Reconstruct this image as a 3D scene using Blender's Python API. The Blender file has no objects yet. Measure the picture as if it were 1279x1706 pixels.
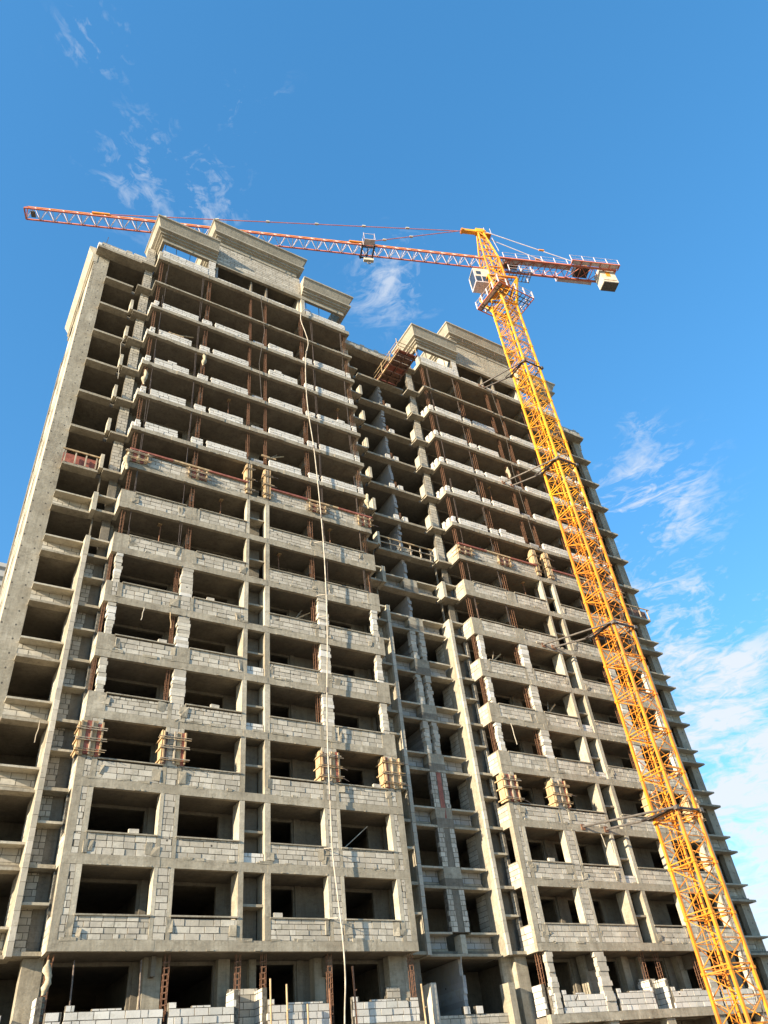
import bpy, math, random
from mathutils import Vector, Matrix
R = math.radians
rnd = random.Random(7)
scene = bpy.context.scene
col = scene.collection

# ------------------------------------------------------------------ camera
cd = bpy.data.cameras.new('camera')
cam = bpy.data.objects.new('camera', cd)
col.objects.link(cam)
cam.location = (-5.5302, -32.5253, -6.3820)
cam.rotation_mode = 'XYZ'
cam.rotation_euler = (2.263778, 0.099186, -0.524955)
cd.sensor_fit = 'VERTICAL'
cd.sensor_height = 24.0
cd.lens = 17.7457
cd.clip_start = 0.1
cd.clip_end = 20000
scene.camera = cam

# ------------------------------------------------------------------ light
SUN = Vector((-4.0, -1.0, 1.25)).normalized()
elev = math.asin(SUN.z)
w = bpy.data.worlds.new("World")
scene.world = w
w.use_nodes = True
nt = w.node_tree
bg = nt.nodes['Background']
SKY_STRENGTH = 0.15
bg.inputs[1].default_value = SKY_STRENGTH
sky = nt.nodes.new('ShaderNodeTexSky')
sky.sky_type = 'NISHITA'
sky.sun_disc = False
sky.sun_elevation = elev
sky.sun_rotation = math.atan2(SUN.x, SUN.y) % (2 * math.pi)
sky.altitude = 300
sky.air_density = 1.0
sky.dust_density = 0.3
sky.ozone_density = 3.0
hs = nt.nodes.new('ShaderNodeHueSaturation')
hs.inputs['Saturation'].default_value = 1.50
hs.inputs['Value'].default_value = 1.27
gm = nt.nodes.new('ShaderNodeGamma')
gm.inputs[1].default_value = .66
nt.links.new(sky.outputs[0], gm.inputs[0])
nt.links.new(gm.outputs[0], hs.inputs['Color'])
geo = nt.nodes.new('ShaderNodeTexCoord')


def M(op, a, b=None, c=None, clamp=False, tree=nt):
    n = tree.nodes.new('ShaderNodeMath')
    n.operation = op
    n.use_clamp = clamp
    for i, v in enumerate((a, b, c)):
        if v is None:
            continue
        if isinstance(v, (int, float)):
            n.inputs[i].default_value = v
        else:
            tree.links.new(v, n.inputs[i])
    return n.outputs[0]


# clouds: wisps of noise in the sky, in fixed compass directions
CL = [((-0.034, 0.368, 0.929), .07, .46), ((0.047, 0.463, 0.885), .11, .52), ((0.111, 0.461, 0.881), .10, .62),
      ((0.354, 0.431, 0.83), .10, .60), ((0.70, 0.43, 0.575), .14, .80), ((0.744, 0.505, 0.438), .20, .95),
      ((0.806, 0.49, 0.331), .20, 1.25), ((0.80, 0.575, 0.18), .30, 1.6), ((0.665, 0.376, 0.645), .05, .5),
      ((0.137, 0.359, 0.923), .08, .40), ((-0.15, 0.95, 0.25), .30, .5)]
acc = None
for (d, rad, amt) in CL:
    v = nt.nodes.new('ShaderNodeVectorMath'); v.operation = 'DISTANCE'
    nt.links.new(geo.outputs['Generated'], v.inputs[0]); v.inputs[1].default_value = d
    mr = nt.nodes.new('ShaderNodeMapRange'); mr.interpolation_type = 'SMOOTHSTEP'
    nt.links.new(v.outputs['Value'], mr.inputs[0])
    mr.inputs[1].default_value = rad; mr.inputs[2].default_value = 0; mr.inputs[3].default_value = 0; mr.inputs[4].default_value = amt
    acc = mr.outputs[0] if acc is None else M('MAXIMUM', acc, mr.outputs[0])


def cnoise(scale, stretch, rot, detail=10, rough=.62, dist=.6):
    mp = nt.nodes.new('ShaderNodeMapping')
    nt.links.new(geo.outputs['Generated'], mp.inputs[0])
    mp.inputs['Rotation'].default_value = rot
    mp.inputs['Scale'].default_value = stretch
    nz = nt.nodes.new('ShaderNodeTexNoise')
    nz.inputs['Scale'].default_value = scale; nz.inputs['Detail'].default_value = detail
    nz.inputs['Roughness'].default_value = rough; nz.inputs['Distortion'].default_value = dist
    nt.links.new(mp.outputs[0], nz.inputs[0])
    return nz.outputs[0]


n1 = cnoise(9, (1, 1, 2.6), (0, .35, 0), dist=.9)
n2 = cnoise(34, (1, .7, 2.4), (0, .6, .3), dist=1.6)
mixn = M('ADD', M('MULTIPLY', n1, .62), M('MULTIPLY', n2, .38))
thr = M('SUBTRACT', .56, M('MULTIPLY', M('MINIMUM', acc, 1.3), .135))
cf = M('MULTIPLY', M('SUBTRACT', mixn, thr), 7.0, clamp=True)
cf = M('MULTIPLY', cf, M('MINIMUM', M('MULTIPLY', acc, 1.15), 1.0), clamp=True)
cmix = nt.nodes.new('ShaderNodeMixRGB')
nt.links.new(M('MULTIPLY', cf, .9), cmix.inputs[0])
nt.links.new(hs.outputs[0], cmix.inputs[1])
cmix.inputs[2].default_value = (2.25, 2.35, 2.5, 1)
nt.links.new(cmix.outputs[0], bg.inputs[0])

sd = bpy.data.lights.new('sun', 'SUN')
sd.energy = 4.8
sd.angle = R(0.55)
sd.color = (1.0, 0.85, 0.64)
so = bpy.data.objects.new('sun', sd)
col.objects.link(so)
so.rotation_euler = SUN.to_track_quat('Z', 'Y').to_euler()
so.location = (-60, -40, 60)

scene.view_settings.view_transform = 'Standard'
scene.view_settings.look = 'None'
scene.view_settings.gamma = 1.0
scene.view_settings.exposure = 1.40

# ------------------------------------------------------------------ materials
MATS = {}


def newmat(name, rough=.8, metal=0.0):
    m = bpy.data.materials.new(name)
    m.use_nodes = True
    b = m.node_tree.nodes['Principled BSDF']
    b.inputs['Roughness'].default_value = rough
    b.inputs['Metallic'].default_value = metal
    MATS[name] = m
    return m, m.node_tree, b


def pos(t):
    return t.nodes.new('ShaderNodeNewGeometry').outputs['Position']


def noise(t, scale, stretch=(1, 1, 1), detail=6, rough=.6, loc=(0, 0, 0), vec=None):
    mp = t.nodes.new('ShaderNodeMapping')
    t.links.new(vec if vec is not None else pos(t), mp.inputs[0])
    mp.inputs['Scale'].default_value = stretch
    mp.inputs['Location'].default_value = loc
    n = t.nodes.new('ShaderNodeTexNoise')
    n.inputs['Scale'].default_value = scale
    n.inputs['Detail'].default_value = detail
    n.inputs['Roughness'].default_value = rough
    t.links.new(mp.outputs[0], n.inputs[0])
    return n.outputs[0]


def ramp(t, f, stops):
    r = t.nodes.new('ShaderNodeValToRGB')
    e = r.color_ramp.elements
    while len(e) < len(stops):
        e.new(.5)
    for i, (p, c) in enumerate(stops):
        e[i].position = p
        e[i].color = (*c, 1)
    t.links.new(f, r.inputs[0])
    return r.outputs[0]


def mix(t, f, a, b, mode='MIX'):
    n = t.nodes.new('ShaderNodeMixRGB')
    n.blend_type = mode
    for i, v in enumerate((f, a, b)):
        if isinstance(v, (int, float)):
            n.inputs[i].default_value = v
        elif isinstance(v, tuple):
            n.inputs[i].default_value = (*v, 1)
        else:
            t.links.new(v, n.inputs[i])
    return n.outputs[0]


def bump(t, b, h, strength=.4, dist=.02):
    n = t.nodes.new('ShaderNodeBump')
    n.inputs['Strength'].default_value = strength
    n.inputs['Distance'].default_value = dist
    t.links.new(h, n.inputs['Height'])
    t.links.new(n.outputs[0], b.inputs['Normal'])


def concrete(name, lo, mid, hi, streak=.45, holes=False, boards=1.0):
    m, t, b = newmat(name, .88)
    n = noise(t, .9, (1, 1, 1), 9, .68)
    c = ramp(t, n, [(.30, lo), (.5, mid), (.72, hi)])
    # run-off streaks and pour marks
    s = noise(t, 2.6, (2.2, 2.2, .18), 5, .7)
    sm = ramp(t, s, [(.46, (0, 0, 0)), (.70, (1, 1, 1))])
    c = mix(t, M('MULTIPLY', sm, streak, tree=t), c, (lo[0] * .62, lo[1] * .60, lo[2] * .58))
    m4 = noise(t, 4.2, (1, 1, 1.5), 6, .75, (1, 8, 3))
    c = mix(t, .55, c, ramp(t, m4, [(.36, (.55, .54, .52)), (.50, (1, 1, 1)), (.64, (1.0, 1.0, 1.0))]), 'MULTIPLY')
    g = noise(t, 14, (1, 1, 1), 4, .7)
    gm = ramp(t, g, [(.58, (0, 0, 0)), (.68, (1, 1, 1))])
    c = mix(t, M('MULTIPLY', gm, .30, tree=t), c, hi)
    # pale cement splashes
    sp = noise(t, 1.7, (1, 1, .5), 7, .75, (4, 9, 2))
    spm = ramp(t, sp, [(.60, (0, 0, 0)), (.66, (1, 1, 1))])
    c = mix(t, M('MULTIPLY', spm, .35, tree=t), c, (hi[0] * 1.22, hi[1] * 1.22, hi[2] * 1.2))
    bg_ = noise(t, .33, (1, 1, 1.6), 5, .6, (2, 7, 1))
    c = mix(t, M('MULTIPLY', ramp(t, bg_, [(.42, (0, 0, 0)), (.62, (1, 1, 1))]), .40, tree=t), c, (mid[0] * .74, mid[1] * .72, mid[2] * .68))
    ru = noise(t, 1.3, (3.2, 3.2, .22), 6, .75, (8, 2, 6))
    c = mix(t, M('MULTIPLY', ramp(t, ru, [(.64, (0, 0, 0)), (.72, (1, 1, 1))]), .45, tree=t), c, (.20, .105, .05))
    sep = t.nodes.new('ShaderNodeSeparateXYZ')
    t.links.new(pos(t), sep.inputs[0])
    # board marks
    bm = M('FRACT', M('MULTIPLY', sep.outputs[2], 5.2, tree=t), tree=t)
    bl = M('LESS_THAN', bm, .07, tree=t)
    c = mix(t, M('MULTIPLY', bl, .22 * boards, tree=t), c, lo)
    if holes:
        fx = M('SUBTRACT', M('FRACT', M('MULTIPLY', sep.outputs[0], 1 / .62, tree=t), tree=t), .5, tree=t)
        fz = M('SUBTRACT', M('FRACT', M('MULTIPLY', sep.outputs[2], 1 / .75, tree=t), tree=t), .5, tree=t)
        d = M('SQRT', M('ADD', M('MULTIPLY', fx, fx, tree=t), M('MULTIPLY', fz, fz, tree=t), tree=t), tree=t)
        hm = M('LESS_THAN', d, .07, tree=t)
        c = mix(t, M('MULTIPLY', hm, .85, tree=t), c, (.04, .035, .03))
    t.links.new(c, b.inputs['Base Color'])
    h = M('ADD', M('MULTIPLY', noise(t, 5, (1, 1, 1), 8, .7), 1.0, tree=t), M('MULTIPLY', bl, -.25 * boards, tree=t), tree=t)
    bump(t, b, h, .55, .035)


concrete('concrete', (.22, .188, .135), (.345, .305, .228), (.49, .44, .34), .5)
concrete('concrete_shaded', (.13, .112, .085), (.19, .165, .125), (.245, .215, .165))  # darker copy of concrete: shade of soffits, slots and rooms put into the colour
concrete('concrete_pale', (.32, .285, .215), (.46, .415, .32), (.57, .52, .405), .3)
concrete('concrete_holes', (.22, .19, .14), (.345, .308, .232), (.48, .435, .34), .55, True)


concrete('render_coat', (.26, .232, .175), (.355, .32, .245), (.44, .40, .31), .35, False, 0.0)


def blockmat(name, lo, hi, dirt):
    m, t, b = newmat(name, .92)
    g = t.nodes.new('ShaderNodeNewGeometry')
    ri = g.outputs['Random Per Island']
    c = ramp(t, ri, [(0, lo), (.5, ((lo[0] + hi[0]) / 2 * 1.02, (lo[1] + hi[1]) / 2, (lo[2] + hi[2]) / 2)), (1, hi)])
    n = noise(t, 1.1, (1, 1, 1), 9, .75)
    nm = ramp(t, n, [(.45, (0, 0, 0)), (.66, (1, 1, 1))])
    c = mix(t, M('MULTIPLY', nm, dirt, tree=t), c, (.25, .225, .18))
    s = noise(t, 3.0, (2.5, 2.5, .3), 5, .7, (3, 1, 7))
    c = mix(t, M('MULTIPLY', ramp(t, s, [(.52, (0, 0, 0)), (.72, (1, 1, 1))]), dirt * .6, tree=t), c, (.19, .17, .14))
    v = t.nodes.new('ShaderNodeTexVoronoi'); v.inputs['Scale'].default_value = 1.15
    t.links.new(pos(t), v.inputs['Vector'])
    c = mix(t, M('MULTIPLY', M('LESS_THAN', v.outputs['Distance'], .055, tree=t), .9, tree=t), c, (.03, .025, .02))
    pl = noise(t, 1.6, (1, 1, 1.3), 8, .7, (11, 5, 3))
    c = mix(t, M('MULTIPLY', ramp(t, pl, [(.57, (0, 0, 0)), (.60, (1, 1, 1))]), dirt, tree=t), c, (.33, .30, .225))
    t.links.new(c, b.inputs['Base Color'])
    bump(t, b, noise(t, 22, (1, 1, 1), 5, .75), .5, .015)


blockmat('block', (.37, .335, .265), (.57, .525, .43), .55)
blockmat('block_clean', (.52, .50, .44), (.67, .64, .57), .22)
blockmat('block_shaded', (.27, .27, .265), (.40, .40, .39), .5)  # greyer copy of block, with the shade of the recess in its colour


def simple(name, c1, c2, rough=.6, metal=0, scale=6, stretch=(1, 1, 1), b_=.2):
    m, t, b = newmat(name, rough, metal)
    n = noise(t, scale, stretch, 6, .65)
    t.links.new(ramp(t, n, [(.38, c1), (.62, c2)]), b.inputs['Base Color'])
    bump(t, b, n, b_, .01)


def paint(name, c1, c2, wear=.3):
    m, t, b = newmat(name, .5)
    n = noise(t, 1.2, (1, 1, .5), 7, .7)
    c = ramp(t, n, [(.35, c1), (.65, c2)])
    r = noise(t, 7, (1, 1, .45), 6, .78, (3, 3, 3))
    c = mix(t, M('MULTIPLY', ramp(t, r, [(.55, (0, 0, 0)), (.66, (1, 1, 1))]), wear, tree=t), c, (.24, .11, .045))
    d = noise(t, .8, (1, 1, .6), 4, .6, (6, 1, 9))
    c = mix(t, M('MULTIPLY', ramp(t, d, [(.50, (0, 0, 0)), (.70, (1, 1, 1))]), .4, tree=t), c, (c1[0] * .72, c1[1] * .82, .08))
    t.links.new(c, b.inputs['Base Color'])
    t.links.new(ramp(t, r, [(.4, (.4, .4, .4)), (.7, (.85, .85, .85))]), b.inputs['Roughness'])


simple('mortar', (.06, .052, .04), (.17, .15, .115), .95, 0, 8)
simple('rust', (.13, .062, .034), (.26, .13, .07), .8, .1, 9)
simple('bar_steel', (.10, .075, .06), (.22, .17, .14), .6, .5, 9)
simple('timber', (.34, .23, .12), (.52, .38, .21), .75, 0, 5, (1, 1, .3))
simple('timber_grey', (.26, .21, .15), (.42, .35, .25), .8, 0, 5, (1, 1, .3))
simple('ply_red', (.20, .06, .04), (.34, .115, .075), .7, 0, 4)
simple('ply_dark', (.10, .055, .04), (.20, .11, .075), .8, 0, 5)
paint('paint_yellow', (.70, .29, .008), (.82, .41, .018), .45)
paint('paint_orange', (.58, .19, .008), (.74, .28, .015), .6)
paint('paint_red', (.46, .12, .07), (.60, .20, .11), .3)
simple('paint_white', (.48, .40, .40), (.60, .53, .52), .5, 0, 3)
simple('cab_cream', (.46, .40, .29), (.58, .52, .40), .5, 0, 3)
simple('steel_black', (.035, .03, .03), (.08, .065, .055), .5, .3, 5)
simple('steel_dark', (.09, .08, .07), (.17, .145, .12), .6, .3, 5)
simple('hose_white', (.33, .285, .215), (.52, .47, .38), .7, 0, 2)
simple('cloth', (.30, .25, .16), (.46, .40, .28), .95, 0, 7)
simple('ballast', (.42, .37, .28), (.56, .50, .40), .9, 0, 3)
simple('soil', (.17, .135, .09), (.28, .225, .155), .98, 0, .5, b_=.6)
simple('glass', (.03, .04, .05), (.05, .06, .08), .12, 0, 2)
simple('far_plaster', (.42, .40, .36), (.52, .50, .46), .9, 0, .6)


# ------------------------------------------------------------------ mesh builder
class MB:
    def __init__(s):
        s.v = []; s.f = []; s.m = []; s.mats = []

    def mi(s, m):
        if m not in s.mats:
            s.mats.append(m)
        return s.mats.index(m)

    def hexa(s, p, m):
        b = len(s.v)
        s.v += [tuple(q) for q in p]
        k = s.mi(m)
        for f in ((0, 3, 2, 1), (4, 5, 6, 7), (0, 1, 5, 4), (1, 2, 6, 5), (2, 3, 7, 6), (3, 0, 4, 7)):
            s.f.append(tuple(b + i for i in f)); s.m.append(k)

    def box(s, x0, x1, y0, y1, z0, z1, m, j=0.0):
        if x1 < x0: x0, x1 = x1, x0
        if y1 < y0: y0, y1 = y1, y0
        p = [(x0, y0, z0), (x1, y0, z0), (x1, y1, z0), (x0, y1, z0), (x0, y0, z1), (x1, y0, z1), (x1, y1, z1), (x0, y1, z1)]
        if j:
            p = [(a + rnd.uniform(-j, j), b + rnd.uniform(-j, j), c + rnd.uniform(-j, j)) for a, b, c in p]
        s.hexa(p, m)

    def bar(s, a, b, r, m, n=4, r2=None, tw=0.0):
        a = Vector(a); b = Vector(b)
        d = b - a
        if d.length < 1e-6:
            return
        d.normalize()
        up = Vector((0, 0, 1)) if abs(d.z) < .9 else Vector((1, 0, 0))
        u = d.cross(up).normalized(); v = d.cross(u)
        base = len(s.v); k = s.mi(m)
        r2 = r if r2 is None else r2
        for c, rr in ((a, r), (b, r2)):
            for i in range(n):
                t = 2 * math.pi * i / n + math.pi / 4 + tw
                s.v.append(tuple(c + u * math.cos(t) * rr + v * math.sin(t) * rr))
        for i in range(n):
            j = (i + 1) % n
            s.f.append((base + i, base + j, base + n + j, base + n + i)); s.m.append(k)
        s.f.append(tuple(base + i for i in reversed(range(n)))); s.m.append(k)
        s.f.append(tuple(base + n + i for i in range(n))); s.m.append(k)

    def prism(s, prof, a, b, m, fn):
        """profile polygon [(p,q)] swept from a to b; fn(t,p,q)->xyz"""
        base = len(s.v); k = s.mi(m); n = len(prof)
        for t in (a, b):
            for p, q in prof:
                s.v.append(fn(t, p, q))
        for i in range(n):
            j = (i + 1) % n
            s.f.append((base + i, base + j, base + n + j, base + n + i)); s.m.append(k)
        s.f.append(tuple(base + i for i in reversed(range(n)))); s.m.append(k)
        s.f.append(tuple(base + n + i for i in range(n))); s.m.append(k)

    def path(s, pts, r, m, n=8):
        pts = [Vector(p) for p in pts]
        base = len(s.v); k = s.mi(m)
        for i, p in enumerate(pts):
            d = (pts[min(i + 1, len(pts) - 1)] - pts[max(i - 1, 0)]).normalized()
            up = Vector((0, 1, 0)) if abs(d.y) < .9 else Vector((1, 0, 0))
            u = d.cross(up).normalized(); v = d.cross(u)
            for q in range(n):
                t = 2 * math.pi * q / n
                s.v.append(tuple(p + u * math.cos(t) * r + v * math.sin(t) * r))
        for i in range(len(pts) - 1):
            for q in range(n):
                j = (q + 1) % n
                s.f.append((base + i * n + q, base + i * n + j, base + (i + 1) * n + j, base + (i + 1) * n + q)); s.m.append(k)

    def build(s, name, parent=None, smooth=False, fix=True):
        me = bpy.data.meshes.new(name)
        me.from_pydata(s.v, [], s.f)
        for mn in s.mats:
            me.materials.append(MATS[mn])
        me.polygons.foreach_set('material_index', s.m)
        if smooth:
            me.polygons.foreach_set('use_smooth', [True] * len(me.polygons))
        me.update()
        if fix:
            import bmesh
            bm = bmesh.new(); bm.from_mesh(me)
            bmesh.ops.recalc_face_normals(bm, faces=bm.faces)
            bm.to_mesh(me); bm.free()
        o = bpy.data.objects.new(name, me)
        col.objects.link(o)
        if parent is not None:
            o.parent = parent
            o.matrix_parent_inverse = Matrix.Translation(-parent.location)
        return o


def tag(o, label=None, cat=None, group=None, kind=None):
    if label: o['label'] = label
    if cat: o['category'] = cat
    if group: o['group'] = group
    if kind: o['kind'] = kind
    return o


def empty(name, loc=(0, 0, 0)):
    o = bpy.data.objects.new(name, None)
    o.empty_display_size = .5
    o.location = loc
    col.objects.link(o)
    return o


def blocks(mb, ax, a0, a1, z0, z1, face, depth, m='block', L=.6, H=.25, back=True, jit=.006, ragged=0.0, gap=.028, topcut=True):
    """courses of blocks. ax 'x': wall runs along x, outer face at y=face (depth goes to +y or -).
    ax 'y': wall runs along y, outer face at x=face."""
    if a1 < a0: a0, a1 = a1, a0
    s = 1 if depth > 0 else -1

    def put(p0, p1, q0, q1, d0, d1, mm, j):
        if ax == 'x': mb.box(p0, p1, d0, d1, q0, q1, mm, j)
        else: mb.box(d0, d1, p0, p1, q0, q1, mm, j)
    if back:
        put(a0 + .004, a1 - .004, z0, z1, face + s * .014, face + depth, 'mortar', 0)
    z = z0; row = 0
    while z < z1 - .05:
        h = min(H, z1 - z)
        if topcut and z1 - z - h < .07: h = z1 - z
        l = L if h > .16 else L * .5
        x = a0 - (l * (.5 if row % 2 else 0)) - rnd.uniform(0, .12)
        e0 = a0 + (rnd.uniform(-ragged, ragged) if ragged else 0)
        e1 = a1 + (rnd.uniform(-ragged, ragged) if ragged else 0)
        while x < e1:
            ll = l * (1 if rnd.random() > .12 else .5)
            xa, xb = max(x, e0), min(x + ll, e1)
            if xb - xa > .07:
                o = rnd.uniform(-jit, jit)
                put(xa + gap / 2, xb - gap / 2, z + gap / 2, z + h - gap / 2, face + s * o, face + depth * (.5 if back else 1), m, .003)
            x += ll
        z += h; row += 1


def bwall(*a, name='block_wall', parent=None, **k):
    q_ = MB(); blocks(q_, *a, **k); return q_.build(name, parent if parent is not None else B)


def bbox(name, *a):
    q_ = MB(); q_.box(*a); return q_.build(name, B)


ORD = ['first', 'second', 'third', 'fourth', 'fifth', 'sixth', 'seventh', 'eighth', 'ninth', 'tenth', 'eleventh', 'twelfth', 'thirteenth', 'fourteenth', 'fifteenth']


# ------------------------------------------------------------------ setting
g = MB()
g.v += [(-3000, -3000, -8), (3000, -3000, -8), (3000, 3000, -8), (-3000, 3000, -8)]
g.f.append((0, 1, 2, 3)); g.m.append(g.mi('soil'))
tag(g.build('ground'), kind='structure')

# ------------------------------------------------------------------ the building
B = empty('apartment_building', (19.35, 6.0, -8.0))
tag(B, 'unfinished concrete and grey block apartment tower with stacked open floors', 'building')
FLOORS = range(16)
W = 15.87
WINGS = (0.0, 22.85)
OPEN = ((.80, 3.60), (4.43, 7.19), (8.68, 11.44), (12.27, 15.07))
XL, XR = -4.10, 42.82
YD = 13.0


def level_name(k):
    return k


# floor slabs ---------------------------------------------------------------
for k in range(-2, 16):
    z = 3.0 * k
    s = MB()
    s.box(XL + .05, XR - .05, 1.76, YD - .05, z + .02, z + .34, 'concrete_shaded')
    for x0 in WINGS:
        s.box(x0 + .02, x0 + W - .02, .19 if k >= 0 else .35, 1.758, z + .022, z + .342, 'concrete_shaded')
    # thin ledges in front of the set-back bays
    if k >= 0:
        t = .12 if k < 8 else .17
        for (a, b) in ((-3.14, -1.22), (17.1, 21.46), (39.94, 42.9)):
            n = max(1, int((b - a) / 1.4))
            for i in range(n):
                xa = a + (b - a) * i / n; xb = a + (b - a) * (i + 1) / n
                s.box(xa, xb, 1.2 + rnd.uniform(-.012, .012), 1.757, z + rnd.uniform(-.006, .006), z + t + rnd.uniform(-.01, .01), 'concrete')
            s.box(a + .05, b - .05, 1.62, 1.759, z + .02, z + .30, 'concrete_shaded')
        for (a, b) in ((-1.0, -.02), (15.89, 16.87), (21.72, 22.83), (38.74, 39.72)):
            s.box(a, b, .88 + rnd.uniform(-.01, .01), 1.757, z + .03, z + .17, 'concrete')
    s.build('floor_slab', B)


def beam_run(mb, x0, x1, y0, y1, z0, z1, m, cuts, jz=.008, jy=.010):
    xs = [x0] + sorted(c for c in cuts if x0 < c < x1) + [x1]
    for a, b in zip(xs, xs[1:]):
        mb.box(a, b, y0 + rnd.uniform(-jy, jy), y1, z0 + rnd.uniform(-jz, jz), z1 + rnd.uniform(-jz, jz), m)
    # concrete squeezed out below the shutter joints
    for _ in range(int((x1 - x0) * .8)):
        c = rnd.uniform(x0 + .2, x1 - .3); l = rnd.uniform(.05, .3)
        mb.box(c, c + l, y0 - rnd.uniform(.012, .03), y0 + .05, z0 + rnd.uniform(-.012, .02), z0 + rnd.uniform(.035, .07), m, .006)


def sill(parent, x0, x1, z, y0=-.05):
    s = MB()
    s.box(x0 - .04, x1 + .04, y0 + rnd.uniform(-.01, .01), .18, z, z + .055, 'concrete', .005)
    s.build('window_sill', parent)


# parapet bands of the two wings ---------------------------------------------
for wi, x0 in enumerate(WINGS):
    for k in FLOORS:
        z = 3.0 * k
        cuts = [x0 + c for c in (4.02 + rnd.uniform(-.2, .2), 7.3, 8.55, 11.9 + rnd.uniform(-.3, .3))]
        bt = .38 if k < 9 else (.30 if k != 14 else .16)
        if k == 15: bt = .40
        if k <= 8:
            p = MB()
            beam_run(p, x0, x0 + W, 0, .2, z, z + bt, 'concrete', cuts)
            for xa in (x0, x0 + W - .18):      # returns
                p.box(xa - (.002 if xa == x0 else -.002), xa + .18, .2, 1.30, z + .004, z + bt, 'concrete_pale')
            # bays of blockwork between small tie columns
            top = z + 1.20
            for (a, b) in OPEN:
                blocks(p, 'x', x0 + a, x0 + b, z + bt, top - rnd.choice((0, 0, .0, .06)), .004 + rnd.uniform(0, .02), .16, L=rnd.choice((.6, .6, .52, .45)), H=rnd.choice((.25, .25, .27, .21)), jit=.012)
            # corners and piers
            for (a, b) in ((0, .8), (15.07, W)):
                if k < 3 or k in (5,):
                    q = x0 + (a if a == 0 else b - .30)
                    p.box(q, q + .30, -.004, .2, z + bt, top, 'concrete', .003)
                    r0, r1 = (x0 + .30, x0 + .58) if a == 0 else (x0 + b - .58, x0 + b - .30)
                    blocks(p, 'x', r0, r1, z + bt, top, .0, .18, L=.3)
                    q = x0 + (.58 if a == 0 else a)
                    p.box(q, q + .22, -.003, .2, z + bt, top, 'concrete', .003)
                else:
                    q = x0 + a
                    p.box(q, q + .8 - (.002), -.005, .2, z + bt, top + .03, 'concrete', .004)
            for (a, b) in ((3.60, 4.43), (11.44, 12.27)):
                p.box(x0 + a, x0 + a + .16, -.003, .2, z + bt, top, 'concrete', .004)
                p.box(x0 + b - .16, x0 + b, -.003, .2, z + bt, top, 'concrete', .004)
                if k in (4, 6, 7):
                    p.box(x0 + a + .16, x0 + b - .16, -.006, .2, z + bt, top, 'concrete', .004)
                else:
                    blocks(p, 'x', x0 + a + .16, x0 + b - .16, z + bt, top, -.002, .18, L=.5)
            for (xa, d) in ((x0, .18), (x0 + W, -.18)):   # side returns, blockwork sunlit
                blocks(p, 'y', .2, 1.28, z + bt, top, xa, d, 'block')
                p.box(min(xa, xa + d) + .01, max(xa, xa + d) - .01, .2, 1.28, top, top + .04, 'concrete')
            for _ in range(9):
                c_ = rnd.choice([.85, 3.45, 4.5, 7.0, 8.8, 11.3, 12.4, 14.95]) + rnd.uniform(-.22, .22)
                w_, h_ = rnd.uniform(.12, .45), rnd.uniform(.15, .55)
                zc = rnd.uniform(z + .4, top - h_)
                p.box(x0 + c_ - w_ / 2, x0 + c_ + w_ / 2, -.014, .05, zc, zc + h_, 'concrete', .035)
            for _ in range(10):
                c_ = rnd.uniform(.3, 15.3); w_ = rnd.uniform(.15, .8)
                p.box(x0 + c_, x0 + c_ + w_, -.012, .05, z + .34, z + .40 + rnd.uniform(.02, .08), 'concrete', .02)
            o = p.build('parapet_wall', B)
            if rnd.random() < .5 and k < 6:
                e = rnd.choice(OPEN); e = x0 + rnd.uniform(e[0] + .1, e[1] - .6)
                bbox('loose_block', e, e + .4, .0, .16, top + .058, top + .24, 'block', .01)
            for (a, b) in OPEN:
                sill(o, x0 + a, x0 + b, top)
        else:
            p = MB()
            beam_run(p, x0, x0 + W, 0, .25, z, z + bt, 'concrete', cuts + [x0 + c + rnd.uniform(-.4, .4) for c in (2.0, 5.8, 10.0, 13.8)], .022, .022)
            pass
            for xa in (x0, x0 + W - .18):
                p.box(xa - (.002 if xa == x0 else -.002), xa + .18, .25, 1.30, z + .004, z + bt - .004, 'concrete_pale')
            p.build('edge_beam', B)
            if k <= 13:
                for (a, b, c0) in ((.75, 3.32, 3.52), (4.55, 7.15, 7.5), (8.72, 11.25, 11.45), (12.45, 15.1, 15.3)):
                    hh = .60 + rnd.choice((0, 0, .05))
                    kw = dict(back=False, jit=.012, topcut=False, H=.2)
                    e_ = rnd.choice((0, 0, 0, .3, .6))
                    bwall('x', x0 + a, x0 + b - e_, z + bt, z + bt + hh, .03, .2, 'block_clean', ragged=.02, name='low_block_wall', **kw)
                    if rnd.random() < .22:
                        e = rnd.uniform(a, b - .9)
                        bwall('x', x0 + e, x0 + e + .6, z + bt + hh + .01, z + bt + hh + .2, .04, .2, 'block_clean', name='loose_block', **kw)
                    if a < 1:      # corner piece turning round the return
                        bwall('x', x0 + .16, x0 + .5, z + bt, z + bt + .6, .03, .2, 'block_clean', L=.34, name='corner_block', **kw)
                        bwall('y', .3, .72, z + bt, z + bt + .6, x0 + .03, .2, 'block_clean', L=.4, name='return_block', **kw)
                        bwall('y', .85, 1.22, z + bt, z + bt + .66, x0 + .03, .2, 'block_clean', L=.4, name='return_block', **kw)
                    if c0 < 7 and c0 > 1 or 11 < c0 < 12:
                        bwall('x', x0 + c0 + .08, x0 + c0 + .80, z + bt, z + bt + .56, .04, .2, 'block_clean', name='pier_block', ragged=.03, **kw)
                    if 7 < c0 < 8 and rnd.random() < .7:
                        bwall('x', x0 + 7.5, x0 + 8.35, z + bt, z + bt + .4, .16, .2, 'block_shaded', name='slot_block', **kw)
                    if c0 > 15:
                        bwall('x', x0 + 15.22, x0 + 15.6, z + bt, z + bt + .6, .03, .2, 'block_clean', L=.34, name='corner_block', **kw)

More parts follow.
